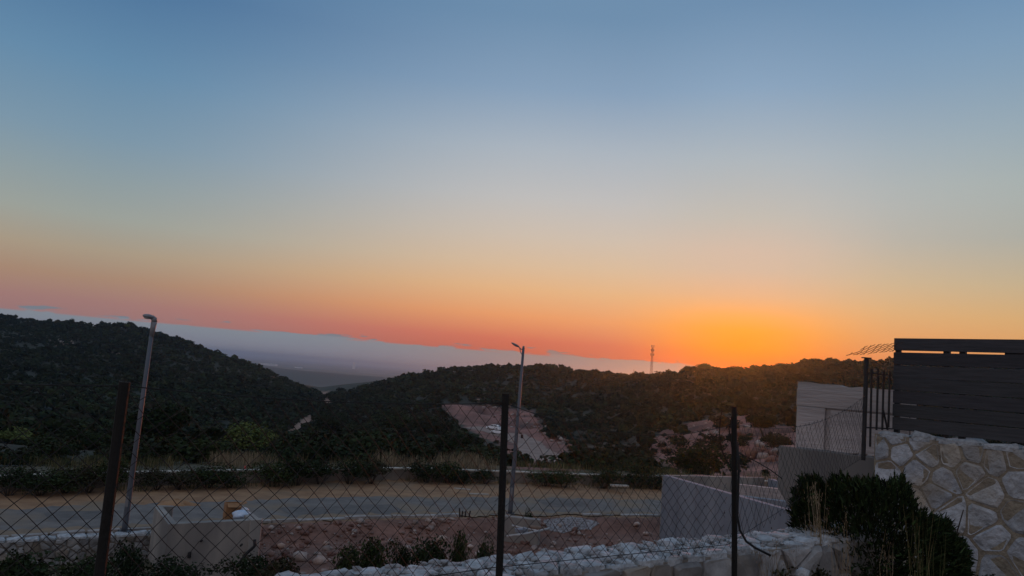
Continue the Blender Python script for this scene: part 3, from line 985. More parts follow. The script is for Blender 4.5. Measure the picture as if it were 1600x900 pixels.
STRAW = np.array([[.29, .225, .145], [.23, .175, .11], [.36, .29, .20], [.16, .14, .085]])
OLIVE = np.array([[.10, .10, .04], [.16, .14, .06], [.07, .09, .035], [.22, .18, .09]])
g_ = np.random.default_rng(5)


def along_low(n, px0, px1, o0, o1, seed):
    g = np.random.default_rng(seed)
    j0, j1 = int(np.argmin(np.abs(lowpx[:, 0] - px0))), int(np.argmin(np.abs(lowpx[:, 0] - px1)))
    t = g.uniform(j0, j1, n); i = t.astype(int); f = (t - i)[:, None]
    i2 = np.minimum(i + 1, len(LOW) - 1)
    p = LOW[i] * (1 - f) + LOW[i2] * f
    d = LOW[i2] - LOW[np.maximum(i - 1, 0)]; d /= np.linalg.norm(d, axis=1)[:, None]
    p = p + np.stack([-d[:, 1], d[:, 0]], 1) * g.uniform(o0, o1, n)[:, None]
    m = fbm(p[:, 0] / 1.6, p[:, 1] / 1.6, 2) > g.uniform(-.1, .35, len(p))
    p = p[m]
    return np.c_[p, ground_z(p[:, 0], p[:, 1]) - .02]


blades('dry_grass', 'golden dry grass behind the low wall right of the cone', along_low(2600, 385, 480, .5, 6, 51), .4, .8, .011, STRAW, 52)
blades('dry_grass', 'tall golden dry grass behind the low wall below the red cutting', along_low(4200, 630, 790, .5, 6, 59), .5, .95, .011, STRAW, 60)
blades('dry_grass', 'sparse mixed grass behind the low wall around the small distant lamp', along_low(2600, 470, 640, .5, 6, 65), .3, .7, .011, np.vstack([STRAW[:2] * .7, OLIVE]), 66)
blades('dry_grass', 'dull olive grass behind the low wall on the left', along_low(4200, -150, 400, .5, 7, 53), .25, .65, .012, OLIVE * .75, 54)
blades('dry_grass', 'brownish grass behind the low wall on the right', along_low(3500, 820, 1250, .5, 8, 55), .25, .6, .012, OLIVE, 56)
blades('verge_weeds', 'low weeds along the foot of the low wall', along_low(5000, -150, 1100, -1.3, -.2, 57), .15, .45, .012, OLIVE * .7, 58)

# ------------------------------------------------------------------ low wall with pale cap
lw = empty('low_wall', (0, 0, 0), 0, 'long low wall with pale cap running behind the shrubs beyond the road', 'wall')
step = 6
idx = [j for j in range(0, len(LOW) - step, step) if -250 < lowpx[j, 0] < 1300]
mbw = MB()
for j in idx:
    mbw.wallbox(LOW[j], LOW[j + step], -.15, .54, .22)
mbw.build('wall_body', M['lowwall'], lw)
for j in idx:
    a, b = LOW[j], LOW[j + step]
    e = (b - a) * .012
    zz = .54 + rnd.uniform(0, .012)
    MB().wallbox(a + e, b - e, zz, zz + .07 + rnd.uniform(0, .015), .32, -.05).build('cap_stone', M['cap'], lw, bevel=.01)

# ------------------------------------------------------------------ rubble and rocks
def rock_verts(g, n=1):
    ico = []
    ph = (1 + 5 ** .5) / 2
    for a, b in ((1, ph), (-1, ph), (1, -ph), (-1, -ph)):
        ico += [(a, b, 0), (0, a, b), (b, 0, a)]
    v = np.array(ico, float); v /= np.linalg.norm(v[0])
    v *= g.uniform(.45, 1.2, (12, 1))
    v *= np.array([g.uniform(.8, 1.3), g.uniform(.7, 1.1), g.uniform(.5, .85)])
    return v


def ico_faces():
    g = np.random.default_rng(0)
    ph = (1 + 5 ** .5) / 2
    ico = []
    for a, b in ((1, ph), (-1, ph), (1, -ph), (-1, -ph)):
        ico += [(a, b, 0), (0, a, b), (b, 0, a)]
    v = np.array(ico)
    fs = []
    for i in range(12):
        for j in range(i + 1, 12):
            for k in range(j + 1, 12):
                d = [np.linalg.norm(v[i] - v[j]), np.linalg.norm(v[j] - v[k]), np.linalg.norm(v[i] - v[k])]
                if max(d) < 2.05:
                    n = np.cross(v[j] - v[i], v[k] - v[i])
                    fs.append((i, j, k) if n @ v[i] > 0 else (i, k, j))
    return np.array(fs)


IF = ico_faces()


def rubble(name, label, pts, rmin, rmax, cols, seed, power=3.0):
    g = np.random.default_rng(seed)
    V_, F_, K_ = [], [], []
    for i, p in enumerate(pts):
        r = rmin + (rmax - rmin) * g.random() ** power
        v = rock_verts(g) * r
        a = g.uniform(0, 6.28); ca, sa = math.cos(a), math.sin(a)
        v = np.stack([v[:, 0] * ca - v[:, 1] * sa, v[:, 0] * sa + v[:, 1] * ca, v[:, 2]], 1) + p + np.array([0, 0, r * .25])
        V_.append(v); F_.append(IF + 12 * i)
        K_.append(np.tile(cols[g.integers(len(cols))] * g.uniform(.75, 1.2), (12, 1)))
    o = meshobj(name, np_mesh(name, np.concatenate(V_), np.concatenate(F_), False, np.concatenate(K_)), M['rubble'])
    tag(o, label, 'rubble', kind='stuff')
    return o


RC = np.array([[.24, .125, .095], [.29, .17, .135], [.38, .28, .24], [.19, .095, .075], [.45, .37, .33]])


def pixel_points(n, poly, z, seed, lo=18, hi=34):
    g = np.random.default_rng(seed)
    xs = [p[0] for p in poly]; ys = [p[1] for p in poly]
    q = np.stack([g.uniform(min(xs), max(xs), n * 3), g.uniform(min(ys), max(ys), n * 3)], 1)
    q = q[inpoly(q, poly)][:n]
    ys = np.linspace(lo, hi, 56)
    a = np.array([P(x, y, 1.0) for x, y in q]) - np.array([0, 0, EYE])
    L = a[:, None, :] * ys[None, :, None]
    gzz = ground_z(L[..., 0].ravel(), L[..., 1].ravel()).reshape(L.shape[:2])
    k = np.argmax(L[..., 2] + EYE < gzz, axis=1)
    k = np.maximum(k, 1); i_ = np.arange(len(q))
    d0 = L[i_, k - 1, 2] + EYE - gzz[i_, k - 1]; d1 = L[i_, k, 2] + EYE - gzz[i_, k]
    f_ = np.clip(d0 / np.where(np.abs(d0 - d1) < 1e-6, 1, d0 - d1), 0, 1)[:, None]
    out = L[i_, k - 1, :2] * (1 - f_) + L[i_, k, :2] * f_
    return np.c_[out, ground_z(out[:, 0], out[:, 1])]


YP = [(412, 819), (560, 815), (700, 811), (790, 807), (860, 822), (950, 824), (1022, 832), (1010, 905), (380, 905)]
rub_pts = pixel_points(6500, YP, -.3, 61)
rub_pts = rub_pts[fbm(rub_pts[:, 0] / 1.3, rub_pts[:, 1] / 1.3, 3) > rng.uniform(-.35, .45, len(rub_pts))]
rubble('rubble', 'red-brown broken stones heaped on the yard below the road', rub_pts, .018, .17, RC, 62, 8.0)
g_ = np.random.default_rng(63)
RKM = []
for k in range(6):
    v = rock_verts(g_)
    m_ = np_mesh('rock', v, IF); m_.materials.append(M['rock']); RKM.append(m_)
BIG = [(692, 837, 22, 'largest pale pinkish boulder on the rubble left of the middle post'), (440, 846, 16, 'pale rock on the rubble near the bin enclosure'), (510, 842, 14, 'pale rock in the left part of the rubble'),
       (470, 868, 30, 'pale flat rock at the lower left edge of the rubble'), (500, 878, 24, 'pinkish rock right of the flat one at the rubble edge'), (640, 849, 16, 'rock behind the small grey-green shrub on the rubble'),
       (690, 820, 12, 'rock near the black stakes on the rubble crest'), (736, 848, 16, 'rock right of the round dark shrub'), (748, 858, 14, 'small pale rock just left of the middle post base'),
       (866, 843, 14, 'rock right of the middle post below the pale pipe'), (560, 826, 12, 'rock on the rubble crest below the kerb'), (610, 838, 11, 'rock in the middle of the rubble heap'),
       (995, 821, 14, 'pale broken slab left of the concrete pit'), (1010, 828, 12, 'rock against the left corner of the concrete pit')]
for px, py, s, lab in BIG:
    p = G(px, py, -.2); r = s / 2 * p[1] / FPX
    o = meshobj('rock', rnd.choice(RKM), None)
    z0 = gz(p[0], p[1])
    o.location = (p[0], p[1], max(z0, -.4) + r * .3); o.scale = (r, r * .9, r * .9); o.rotation_euler = (rnd.uniform(-.3, .3), rnd.uniform(-.3, .3), rnd.uniform(0, 6.28))
    tag(o, lab, 'rock', 'boulders on the rubble')


def hill_rocks(name, label, n, poly, seed, rmin, rmax):
    g = np.random.default_rng(seed)
    xs = [p[0] for p in poly]; ys = [p[1] for p in poly]
    q = np.stack([g.uniform(min(xs), max(xs), n * 3), g.uniform(min(ys), max(ys), n * 3)], 1)
    q = q[inpoly(q, poly)][:n]
    pts = np.array([terrain_hit(a, b) for a, b in q])
    W = np.array([[.32, .22, .18], [.42, .34, .30], [.24, .13, .10], [.20, .10, .075]])
    rubble(name, label, pts, rmin, rmax, W, seed + 1, 3.0)


hill_rocks('hillside_rocks', 'pale broken rocks strewn over the red slope on the right', 230, [(1020, 690), (1060, 670), (1140, 656), (1230, 680), (1240, 730), (1150, 715), (1090, 700), (1040, 706)], 71, .2, 1.1)
hill_rocks('hillside_rocks', 'pale rocks in the red earth cutting beside the parked cars', 200, [(745, 626), (800, 632), (840, 650), (900, 700), (880, 700), (840, 678), (800, 662), (760, 650)], 73, .2, 1.1)
hill_rocks('hillside_rocks', 'grey rock ledge in the scrub of the left hillside', 0 or 40, [(60, 520), (195, 548), (195, 557), (100, 551)], 75, .5, 1.6)

# ------------------------------------------------------------------ stone walls
def clip(poly, p, n):
    out = []
    for i in range(len(poly)):
        a, b = poly[i], poly[(i + 1) % len(poly)]
        da, db = (a - p) @ n, (b - p) @ n
        if da <= 0: out.append(a)
        if da * db < 0: out.append(a + (b - a) * (da / (da - db)))
    return out


def voronoi(seeds, rect):
    x0, y0, x1, y1 = rect
    cells = []
    for i, s in enumerate(seeds):
        poly = [np.array(q, float) for q in ((x0, y0), (x1, y0), (x1, y1), (x0, y1))]
        for j, o in enumerate(seeds):
            if i == j: continue
            d = o - s
            if d @ d > 9: continue
            poly = clip(poly, (s + o) / 2, d)
            if len(poly) < 3: break
        if len(poly) >= 3: cells.append((s, poly))
    return cells


def chaikin(poly, k=.13):
    out = []
    for i in range(len(poly)):
        a, b = poly[i], poly[(i + 1) % len(poly)]
        out += [a + (b - a) * k, a + (b - a) * (1 - k)]
    return out


def stone_mesh(poly, s, gap, depth, g, rough=.25):
    """proud stone from a 2-D cell; local axes x along, y up, z outward"""
    c = sum(poly) / len(poly)
    poly = [p for i, p in enumerate(poly) if np.linalg.norm(p - poly[i - 1]) > .012]
    if len(poly) < 3: return None
    rad = min(np.linalg.norm(p - c) for p in poly)
    if rad < gap * 1.1: return None
    ring = chaikin(poly)
    ring = [c + (p - c) * max(1 - gap / max(np.linalg.norm(p - c), 1e-6), .3) * g.uniform(.95, 1.03) for p in ring]
    n = len(ring)
    dz = depth * g.uniform(.6, 1.3); tx, ty = g.uniform(-.12, .12, 2)
    vs = [(p[0], p[1], -.03) for p in ring]
    vs += [(*(c + (p - c) * .97), dz * .55) for p in ring]
    vs += [(*(c + (p - c) * .78), dz * g.uniform(1 - rough, 1 + rough * .5) + (p - c)[0] * tx + (p - c)[1] * ty) for p in ring]
    vs.append((c[0], c[1], dz * g.uniform(.95, 1.15)))
    fs = []
    for k in range(n):
        k2 = (k + 1) % n
        fs += [(k, k2, n + k2, n + k), (n + k, n + k2, 2 * n + k2, 2 * n + k), (2 * n + k, 2 * n + k2, 3 * n)]
    m = MB(); m.add([(float(a), float(b), float(d)) for a, b, d in vs], fs)
    return m


def wall_face(parent, O, ux, uy, un, seeds, rect, gap, depth, m, g, keep=None, zoff=None):
    """place stones of a Voronoi pattern on the plane O + x*ux + y*uy, proud along un"""
    B = Matrix(((ux[0], uy[0], un[0], O[0]), (ux[1], uy[1], un[1], O[1]), (ux[2], uy[2], un[2], O[2]), (0, 0, 0, 1)))
    cnt = 0
    for s, poly in voronoi(seeds, rect):
        if keep is not None and not keep(s): continue
        mb = stone_mesh(poly, s, gap * g.uniform(.7, 1.4), depth, g)
        if mb is None: continue
        me = mb.mesh('stone'); me.materials.append(m)
        me.transform(B)
        me.polygons.foreach_set('use_smooth', [False] * len(me.polygons))
        o = meshobj('stone', me, None, parent)
        if zoff: o.location = tuple(float(c) * g.uniform(-zoff, zoff) for c in un)
        cnt += 1
    return cnt


def jseeds(w, h, sx, sy, g, jit=.42):
    out = []
    nx, ny = max(1, int(w / sx)), max(1, int(h / sy))
    for j in range(ny):
        for i in range(nx):
            out.append(np.array([(i + .5 + (.5 if j % 2 else 0) * .6 + g.uniform(-jit, jit)) * w / nx, (j + .5 + g.uniform(-jit, jit)) * h / ny]))
    return out


# --- big stone wall under the boards on the right
RW0, RW1 = P(1368, eyey(1368), 9.7)[:2], P(1600, eyey(1600), 8.35)[:2]
rd_ = (RW1 - RW0) / np.linalg.norm(RW1 - RW0)
RWL = float(np.linalg.norm(RW1 - RW0)) + 2.2
RW2 = RW0 + rd_ * RWL
rn_ = np.array([-rd_[1], rd_[0]])            # away from camera
if rn_ @ RW0 < 0: rn_ = -rn_
ZT, ZB = 5.55, 3.9
rwall = empty('stone_wall', (RW0[0], RW0[1], ZB), 0, 'tall mortared limestone wall under the dark board fence on the right', 'wall')
mb = MB(); mb.wallbox(RW0, RW2, ZB, ZT - .03, .35, 0.0)
mb.build('mortar', M['mortar'], rwall, local=False)


def on_rw(px, py):
    d = CR @ np.array([(px - 800) / FPX, -(py - 450) / FPX, -1.0])
    nn = np.array([rn_[0], rn_[1]])
    t = (nn @ RW0) / (nn @ d[:2])
    q = d * t
    return np.array([(q[:2] - RW0) @ rd_, q[2] + EYE - ZB])


STONES_PX = [(1374, 700), (1400, 683), (1408, 706), (1436, 690), (1450, 712), (1487, 711), (1520, 706), (1500, 688), (1556, 690), (1556, 718), (1586, 714), (1385, 738), (1434, 735), (1474, 750), (1514, 738),
             (1543, 770), (1592, 755), (1430, 787), (1488, 803), (1465, 772), (1552, 838), (1592, 806), (1500, 868), (1560, 890), (1440, 840), (1395, 790), (1390, 850), (1600, 870), (1450, 890), (1534, 812)]
g = np.random.default_rng(81)
seeds = [on_rw(a, b) for a, b in STONES_PX]
hmax = ZT - ZB
seeds = [s for s in seeds if -.05 < s[0] < RWL and 0 < s[1] < hmax]
xr = max(s[0] for s in seeds)
seeds += [s + np.array([xr + .1, 0]) for s in jseeds(RWL - xr - .1, hmax, .48, .36, g)]
ux = np.array([rd_[0], rd_[1], 0]); un = np.array([-rn_[0], -rn_[1], 0])
O = np.array([RW0[0], RW0[1], 0.0])
# stones are authored in world space with the Empty's transform removed
tmp = []
cnt = wall_face(rwall, np.array([0, 0, 0.0]), ux, np.array([0, 0, 1.0]), un, seeds, (0, 0, RWL, hmax - .02), .011, .009, M['stone'], g)
# flat coping stones along its top
x = 0.0
while x < RWL - .2:
    w = g.uniform(.28, .5)
    poly = [np.array(q) for q in ((x, -.02), (x + w, -.02), (x + w, .36), (x, .36))]
    mbs = stone_mesh(poly, None, .012, .05, g)
    if mbs:
        me = mbs.mesh('coping_stone'); me.materials.append(M['stone_top'])
        me.transform(Matrix(((rd_[0], rn_[0], 0, 0), (rd_[1], rn_[1], 0, 0), (0, 0, 1, ZT - .03 - ZB), (0, 0, 0, 1))))
        meshobj('coping_stone', me, None, rwall)
    x += w

# --- near rubble wall across the bottom
nwall = empty('stone_wall', (WA[0], WA[1], 4.0), 0, 'low rough wall with pale limestone top running across the bottom behind the wire fence', 'wall')
TOPZ = WTOP + .03
S0 = -1.4; SL = 7.6; TH = .46
A3 = WA + WD * S0
mb = MB(); mb.wallbox(A3 - WN * TH, A3 + WD * SL - WN * TH, 3.9, TOPZ - .05, TH)
mb.build('mortar', M['mortar_grey'], nwall, local=False)
g = np.random.default_rng(83)
zb = 4.0
H_ = TOPZ - .05 - 3.95
Lw = A3 - np.array([WA[0], WA[1]]) - WN * TH
wall_face(nwall, np.array([Lw[0], Lw[1], -.05]), np.array([WD[0], WD[1], 0]), np.array([0, 0, 1.0]), np.array([-WN[0], -WN[1], 0]), jseeds(SL, H_, .32, .22, g, .5), (0, 0, SL, H_), .014, .04, M['stone_dark'], g)
wall_face(nwall, np.array([Lw[0], Lw[1], TOPZ - .05 - 4.0]), np.array([WD[0], WD[1], 0]), np.array([WN[0], WN[1], 0]), np.array([0, 0, 1.0]), jseeds(SL, TH, .17, .12, g, .5), (0, -.01, SL, TH + .02), .008, .028, M['stone_top'], g, zoff=.02)

gc = np.random.default_rng(87)
cv, cfc = [], []
for i in range(900):
    q = A3 + WD * gc.uniform(0, SL) - WN * gc.uniform(.01, TH - .02)
    v = rock_verts(gc) * (.012 + .035 * gc.random() ** 2.5) + np.array([q[0] - WA[0], q[1] - WA[1], TOPZ - 4.0 - .03 + gc.uniform(-.01, .012)])
    cv.append(v); cfc.append(IF + 12 * i)
ch = meshobj('chippings', np_mesh('chippings', np.concatenate(cv), np.concatenate(cfc)), M['stone_top'], nwall)
ch['kind'] = 'stuff'

# --- low stone wall on the left, holding up the road verge
la, lb = G(-70, 850, -.02)[:2], G(246, 834, -.02)[:2]
ld = (lb - la) / np.linalg.norm(lb - la); LL = float(np.linalg.norm(lb - la)); ln = np.array([-ld[1], ld[0]])
lwall = empty('stone_wall', (la[0], la[1], -.95), 0, 'low grey fieldstone wall at the lower left, beneath the street lamp', 'wall')
mb = MB(); mb.wallbox(la, lb, -1.1, -.02, .50); mb.build('mortar', M['mortar_grey'], lwall, local=False)
g = np.random.default_rng(85)
wall_face(lwall, np.array([0, 0, -.1]), np.array([ld[0], ld[1], 0]), np.array([0, 0, 1.0]), np.array([-ln[0], -ln[1], 0]), jseeds(LL, 1.0, .27, .19, g, .5), (0, 0, LL, 1.02), .014, .05, M['stone_dark'], g)
x = 0
while x < LL - .2:
    w = g.uniform(.35, .6)
    mbs = stone_mesh([np.array(q) for q in ((x, -.06), (x + w, -.06), (x + w, .44), (x, .44))], None, .012, .06, g)
    me = mbs.mesh('coping_stone'); me.materials.append(M['stone_top'])
    me.transform(Matrix(((ld[0], ln[0], 0, 0), (ld[1], ln[1], 0, 0), (0, 0, 1, .93), (0, 0, 0, 1))))
    meshobj('coping_stone', me, None, lwall)
    x += w

# ------------------------------------------------------------------ dark board fence on the right wall
BF0 = RW0 + rd_ * .16 + rn_ * .12
bf = empty('board_fence', (BF0[0], BF0[1], ZT), 0, 'charcoal horizontal board fence on top of the stone wall at the right edge', 'fence')
bfl = RWL - .3
ztop = EYE + 104 / FPX * 9.5
nb = 7
z0_ = .035
hb = (ztop - ZT - z0_) / nb
rz = math.atan2(rd_[1], rd_[0])
RZ = Matrix.Rotation(rz, 3, 'Z')
for k in range(nb):
    zc = z0_ + hb * (k + .5)
    hh = hb - (.010 if k in (5, 6) else .009)
    if k == 6: zc += .004
    if k == 5: zc -= .004
    sag = rnd.uniform(-.004, .004)
    c = np.array([rd_[0] * bfl / 2, rd_[1] * bfl / 2]) + rn_ * rnd.uniform(-.004, .004)
    MB().box((c[0], c[1], zc), (bfl, .025, hh), RZ @ Matrix.Rotation(sag, 3, 'Y')).build('board', M['board'], bf, bevel=.003)
for s in (0.035, .62, .80, 1.62, 2.5, 3.2):
    c = rd_ * s + rn_ * .036
    MB().box((c[0], c[1], (ztop - ZT) / 2), (.07 if s > .1 else .06, .04, ztop - ZT + (.0 if s < .1 else -.02)), RZ).build('post', M['black'], bf)
# filler strips that close most of the upper gap further along
c = rd_ * (1.25 + (bfl - 1.25) / 2) + rn_ * .024
MB().box((c[0], c[1], z0_ + hb * 6), (bfl - 1.25, .018, .06), RZ).build('batten', M['board'], bf)

# ------------------------------------------------------------------ tall concrete wall beyond the board fence
CA, CB = P(1241, eyey(1241), 11.0)[:2], P(1420, eyey(1420), 9.95)[:2]
cw = empty('concrete_wall', (CA[0], CA[1], 3.0), 0, 'tall weathered concrete wall with stepped base behind the black railing', 'wall')
cd_ = (CB - CA) / np.linalg.norm(CB - CA); cn_ = np.array([-cd_[1], cd_[0]])
ZLEDGE = EYE - 76 / FPX * 11.0
ZCT = EYE + 24 / FPX * 11.0
CL = float(np.linalg.norm(CB - CA))
mb = MB()
n = 14
pr = [ZCT + .005 * math.sin(k * 1.7) - .04 * (k / n) + (-.012 if k in (6, 7) else 0) for k in range(n + 1)]
vs, fs = [], []
for k in range(n + 1):
    q = CA + cd_ * CL * k / n
    for off in (0.10, .32):
        for z in (ZLEDGE - .05, pr[k]):
            vs.append((*(q + cn_ * off), z))
for k in range(n):
    a = k * 4
    fs += [(a, a + 4, a + 5, a + 1), (a + 2, a + 3, a + 7, a + 6), (a + 1, a + 5, a + 7, a + 3)]
fs += [(0, 1, 3, 2), (n * 4, n * 4 + 2, n * 4 + 3, n * 4 + 1)]
mb.add(vs, fs); mb.build('wall_panel', M['concrete'], cw, local=False)
hz_ = ZLEDGE + (ZCT - ZLEDGE) * .62
MB().wallbox(CA + cd_ * .02, CA + cd_ * .42, ZLEDGE - .04, hz_, .06, .05).build('wall_panel', M['concrete'], cw, local=False, bevel=.008)
MB().wallbox(CA + cd_ * .50, CB - cd_ * .02, ZLEDGE - .04, hz_ - .02, .06, .05).build('wall_panel', M['concrete'], cw, local=False, bevel=.008)
MB().wallbox(CA + cd_ * .004, CB - cd_ * .01, hz_ + .005, ZCT - .10, .045, .065).build('wall_panel', M['concrete'], cw, local=False, bevel=.008)
PA, PB = CA - cd_ * .12, CB - cd_ * .02
PL = float(np.linalg.norm(PB - PA))
prof = [(0, ZLEDGE), (PL, ZLEDGE), (PL, 2.2), (.95, 2.2), (.50, 3.95), (0, 4.62)]
mb = MB()
vs = [(*(PA + cd_ * a + cn_ * o), z) for o in (-.18, .32) for a, z in prof]
k = len(prof)
mb.add(vs, [tuple(range(k)), tuple(range(2 * k - 1, k - 1, -1))] + [(i, i + k, (i + 1) % k + k, (i + 1) % k) for i in range(k)])
mb.build('plinth', M['concrete_warm'], cw, local=False, bevel=.015)
# row of stone chips on the ledge by the post
for k in range(4):
    q = CA + cd_ * (CL - .62 + k * .12) + cn_ * (-.10)
    o = meshobj('rock', rnd.choice(RKM), None); o.location = (q[0], q[1], ZLEDGE + .02); o.scale = (.07, .05, .035); o.rotation_euler = (0, 0, rnd.uniform(0, 6))
    tag(o, ['leftmost', 'second from left', 'third from left', 'rightmost'][k] + ' reddish stone chip on the concrete ledge by the black post', 'rock', 'stone chips on the ledge')

# ------------------------------------------------------------------ wire mesh fence in the foreground
def vert(px_b, py_b, px_t, py_t, Y, zb):
    """leaning post: base and top from photo pixels at one distance, base extended down to zb"""
    b, t = P(px_b, py_b, Y), P(px_t, py_t, Y)
    d = (t - b) / (t[2] - b[2])
    return b + d * (zb - b[2]), t


cf = empty('chain_link_fence', (-1.56, 3.0, 4.1), 0, 'rusty dark posts carrying slack diamond wire mesh across the foreground', 'fence')
POSTS = [vert(155, 895, 195, 597, 3.0, 4.05), vert(779, 900, 790, 615, 4.3, 4.05), vert(1147, 900, 1147, 635, 5.75, 4.05)]
for b, t in POSTS:
    MB().tube([b, (b + t) / 2 + np.array([.003, 0, 0]), t], .0205, 10).build('post', M['rust'], cf, local=False, smooth=False)
P0 = np.array([-3.15, 1.62])
ends = [P0, POSTS[0][1][:2], POSTS[1][1][:2], POSTS[2][1][:2], P(1352, eyey(1352), 9.3)[:2]]


def mesh_panel(parent, A, B, ztA, ztB, zbA, zbB, w, sag, name, m, seed, rad=.0019, off=0.0, topcut=None, bulge=.02, d0=None, tilt=None):
    g = np.random.default_rng(seed)
    A, B = np.array(A), np.array(B)
    L = np.linalg.norm(B - A); d = (B - A) / L; nn = np.array([-d[1], d[0]])
    nx = int(L / (w / 2)); hmid = (ztA + ztB - zbA - zbB) / 2
    ny = int(hmid / (w / 2))
    ph = g.uniform(0, 6, 6)

    def node(i, j):
        s = i / nx; t = j / ny
        zt = ztA + (ztB - ztA) * s - sag * 4 * s * (1 - s); zb_ = zbA + (zbB - zbA) * s
        z = zb_ + (zt - zb_) * t
        x = s * L + .012 * math.sin(ph[0] + 7 * s + 5 * t) + .008 * math.sin(ph[1] + 17 * s - 9 * t)
        o = off + bulge * (math.sin(ph[2] + 5 * s + 3 * t) + .5 * math.sin(ph[3] + 13 * s + 7 * t))
        o += .004 * (1 if (i + j) % 4 < 2 else -1)
        z += .008 * math.sin(ph[4] + 11 * s + 4 * t)
        if tilt is not None:
            return (*(A + d * x + nn * (o + (z - zb_) * tilt[0])), zb_ + (z - zb_) * tilt[1])
        q = A + d * x + nn * o
        return (q[0], q[1], z)
    mb = MB()
    for par in (0, 1):
        for i in range(-ny, nx + ny):
            pts = []
            for j in range(ny + 1):
                ii = i + j if par == 0 else i - j
                if (ii + j) % 2: continue
                ok = 0 <= ii <= nx
                if ok and topcut is not None and j / ny > topcut(ii / nx): ok = False
                if ok: pts.append((j, ii))
            run = []
            for j in range(ny + 1):
                ii = (i + j) if par == 0 else (i + ny - j)
                ok = 0 <= ii <= nx and (i % 2 == 0) and not (topcut is not None and j / ny > topcut(ii / nx))
                if ok: run.append(node(ii, j))
                if (not ok or j == ny) and len(run) > 1:
                    mb.tube(run, rad, 4, caps=False)
                if not ok: run = []
    return mb.build(name, m, parent, local=False)


zt = [5.72, 5.74, 5.74, 5.66, 5.98]
zb_ = [4.80, 4.80, 4.80, 4.74, 5.20]
W_ = [.084, .086, .096, .135]
for k in range(4):
    sag = (.02, .03, .12, .16)[k]
    mesh_panel(cf, ends[k], ends[k + 1], zt[k], zt[k + 1], zb_[k], zb_[k + 1], W_[k], sag, 'wire_mesh', M['wire'], 90 + k, rad=(.0015, .0015, .0016, .0015)[k], off=.025)
    A, B = ends[k], ends[k + 1]
    for zo, nm in ((0.0, 0), (1.0, 1)):
        pts = []
        for s in np.linspace(0, 1, 14):
            q = A + (B - A) * s
            za = (zt if nm else zb_)
            z = za[k] + (za[k + 1] - za[k]) * s - (sag if nm else -.06 if False else .0) * 4 * s * (1 - s) + (0 if nm else .055)
            pts.append((q[0], q[1], z))
        MB().tube(pts, .0024, 4).build('tension_wire', M['wire'], cf, local=False)

# post on the ledge, railing and the folded strip of mesh above it
b4, t4 = vert(1349, 712, 1354, 560, 9.42, ZLEDGE)
MB().tube([b4, t4], .026, 10).build('post', M['black'], cf, local=False)
MB().box((*t4[:2], t4[2] + .006), (.10, .06, .012)).build('post_cap', M['black'], cf, local=False)
s0, s1 = P(1322, 556, 9.0), P(1396, 549, 9.9)
mesh_panel(cf, s0[:2], s1[:2], s0[2] + .24, s1[2] + .28, s0[2], s1[2], .17, 0, 'folded_mesh', M['rust_wire'], 97, rad=.0032, tilt=(-.9, .50), bulge=.012)

rl = empty('railing', (b4[0], b4[1], ZLEDGE), 0, 'short black railing of upright bars between the black post and the board fence', 'railing')
RB = [(1362, 576, 698), (1372, 577, 672), (1381, 579, 672), (1390.5, 580, 668)]
for px, yt, yb in RB:
    Y = 9.55 + (px - 1362) * .004
    a, b = P(px - 2.5, yb, Y), P(px, yt, Y)
    MB().tube([a, b], .013, 6).build('bar', M['black'], rl, local=False)
for yy in (582, 664):
    MB().tube([P(1352, yy + (4 if yy > 600 else 0), 9.55), P(1394, yy + (6 if yy > 600 else 4), 9.68)], .009, 6).build('rail', M['black'], rl, local=False)
MB().tube([P(1380, 641, 9.62), P(1387, 672, 9.62)], .012, 6).build('brace', M['black'], rl, local=False)

# black cable hanging by the right post and loose wires
q = [(1152, 690), (1154.5, 730), (1153, 775), (1152, 805), (1156, 828), (1166, 846), (1180, 856), (1204, 868)]
cab = MB().tube([P(a, b, 5.68 + .002 * i) for i, (a, b) in enumerate(q)], .0085, 8).build('cable', M['rubber'], smooth=True)
tag(cab, 'black cable drooping down the right fence post to the wall', 'cable')
q = [(1128, 640), (1125, 660), (1124, 682), (1127, 700), (1133, 716), (1141, 728), (1146, 735)]
cab = MB().tube([P(a, b, 5.6) for a, b in q], .0045, 6).build('wire', M['rust'], smooth=True)
tag(cab, 'loose dark wire bowed out left of the right fence post', 'wire')
q = [(1148, 712), (1142, 690), (1139, 670), (1143, 652), (1147, 640)]
cab = MB().tube([P(a, b, 5.74) for a, b in q], .004, 6).build('wire', M['rust'], smooth=True)
tag(cab, 'short loose wire loop hugging the left side of the right fence post', 'wire')
q = [(1148, 706), (1165, 713), (1185, 723), (1205, 735), (1222, 748)]
cab = MB().tube([P(a, b, 6.2 + .15 * i) for i, (a, b) in enumerate(q)], .004, 6).build('wire', M['rust'], smooth=True)
tag(cab, 'slack dark wire running down right from the right fence post', 'wire')

# ------------------------------------------------------------------ street lamps
def lamp(base_px, base_py, top_px, top_py, z, rb, rt, kind, label):
    b = G(base_px, base_py, z)
    t = P(top_px, top_py, b[1])
    o = empty('street_lamp', b, 0, label, 'street lamp')
    d = t - b
    MB().tube([(0, 0, 0), d * .03, d * .5, d], [rb * 1.05, rb, (rb + rt) / 2, rt], 12).build('pole', M['steel'], o, smooth=True)
    MB().box((0, 0, .015), (rb * 3.6, rb * 3.6, .03)).build('base_plate', M['steel'], o)
    for sx in (-1, 1):
        for sy in (-1, 1):
            MB().tube([(sx * rb * 1.45, sy * rb * 1.45, .03), (sx * rb * 1.45, sy * rb * 1.45, .09)], .016, 6).build('bolt', M['steel'], o)
    MB().box((rb * .0, -rb * .97, .95), (.09, .02, .32)).build('service_door', M['lamp_head'], o)
    return o, b, d


o, b, d = lamp(194, 831, 239.5, 503, 0, .088, .062, 1, 'street lamp with curled head on the left, leaning over the road')
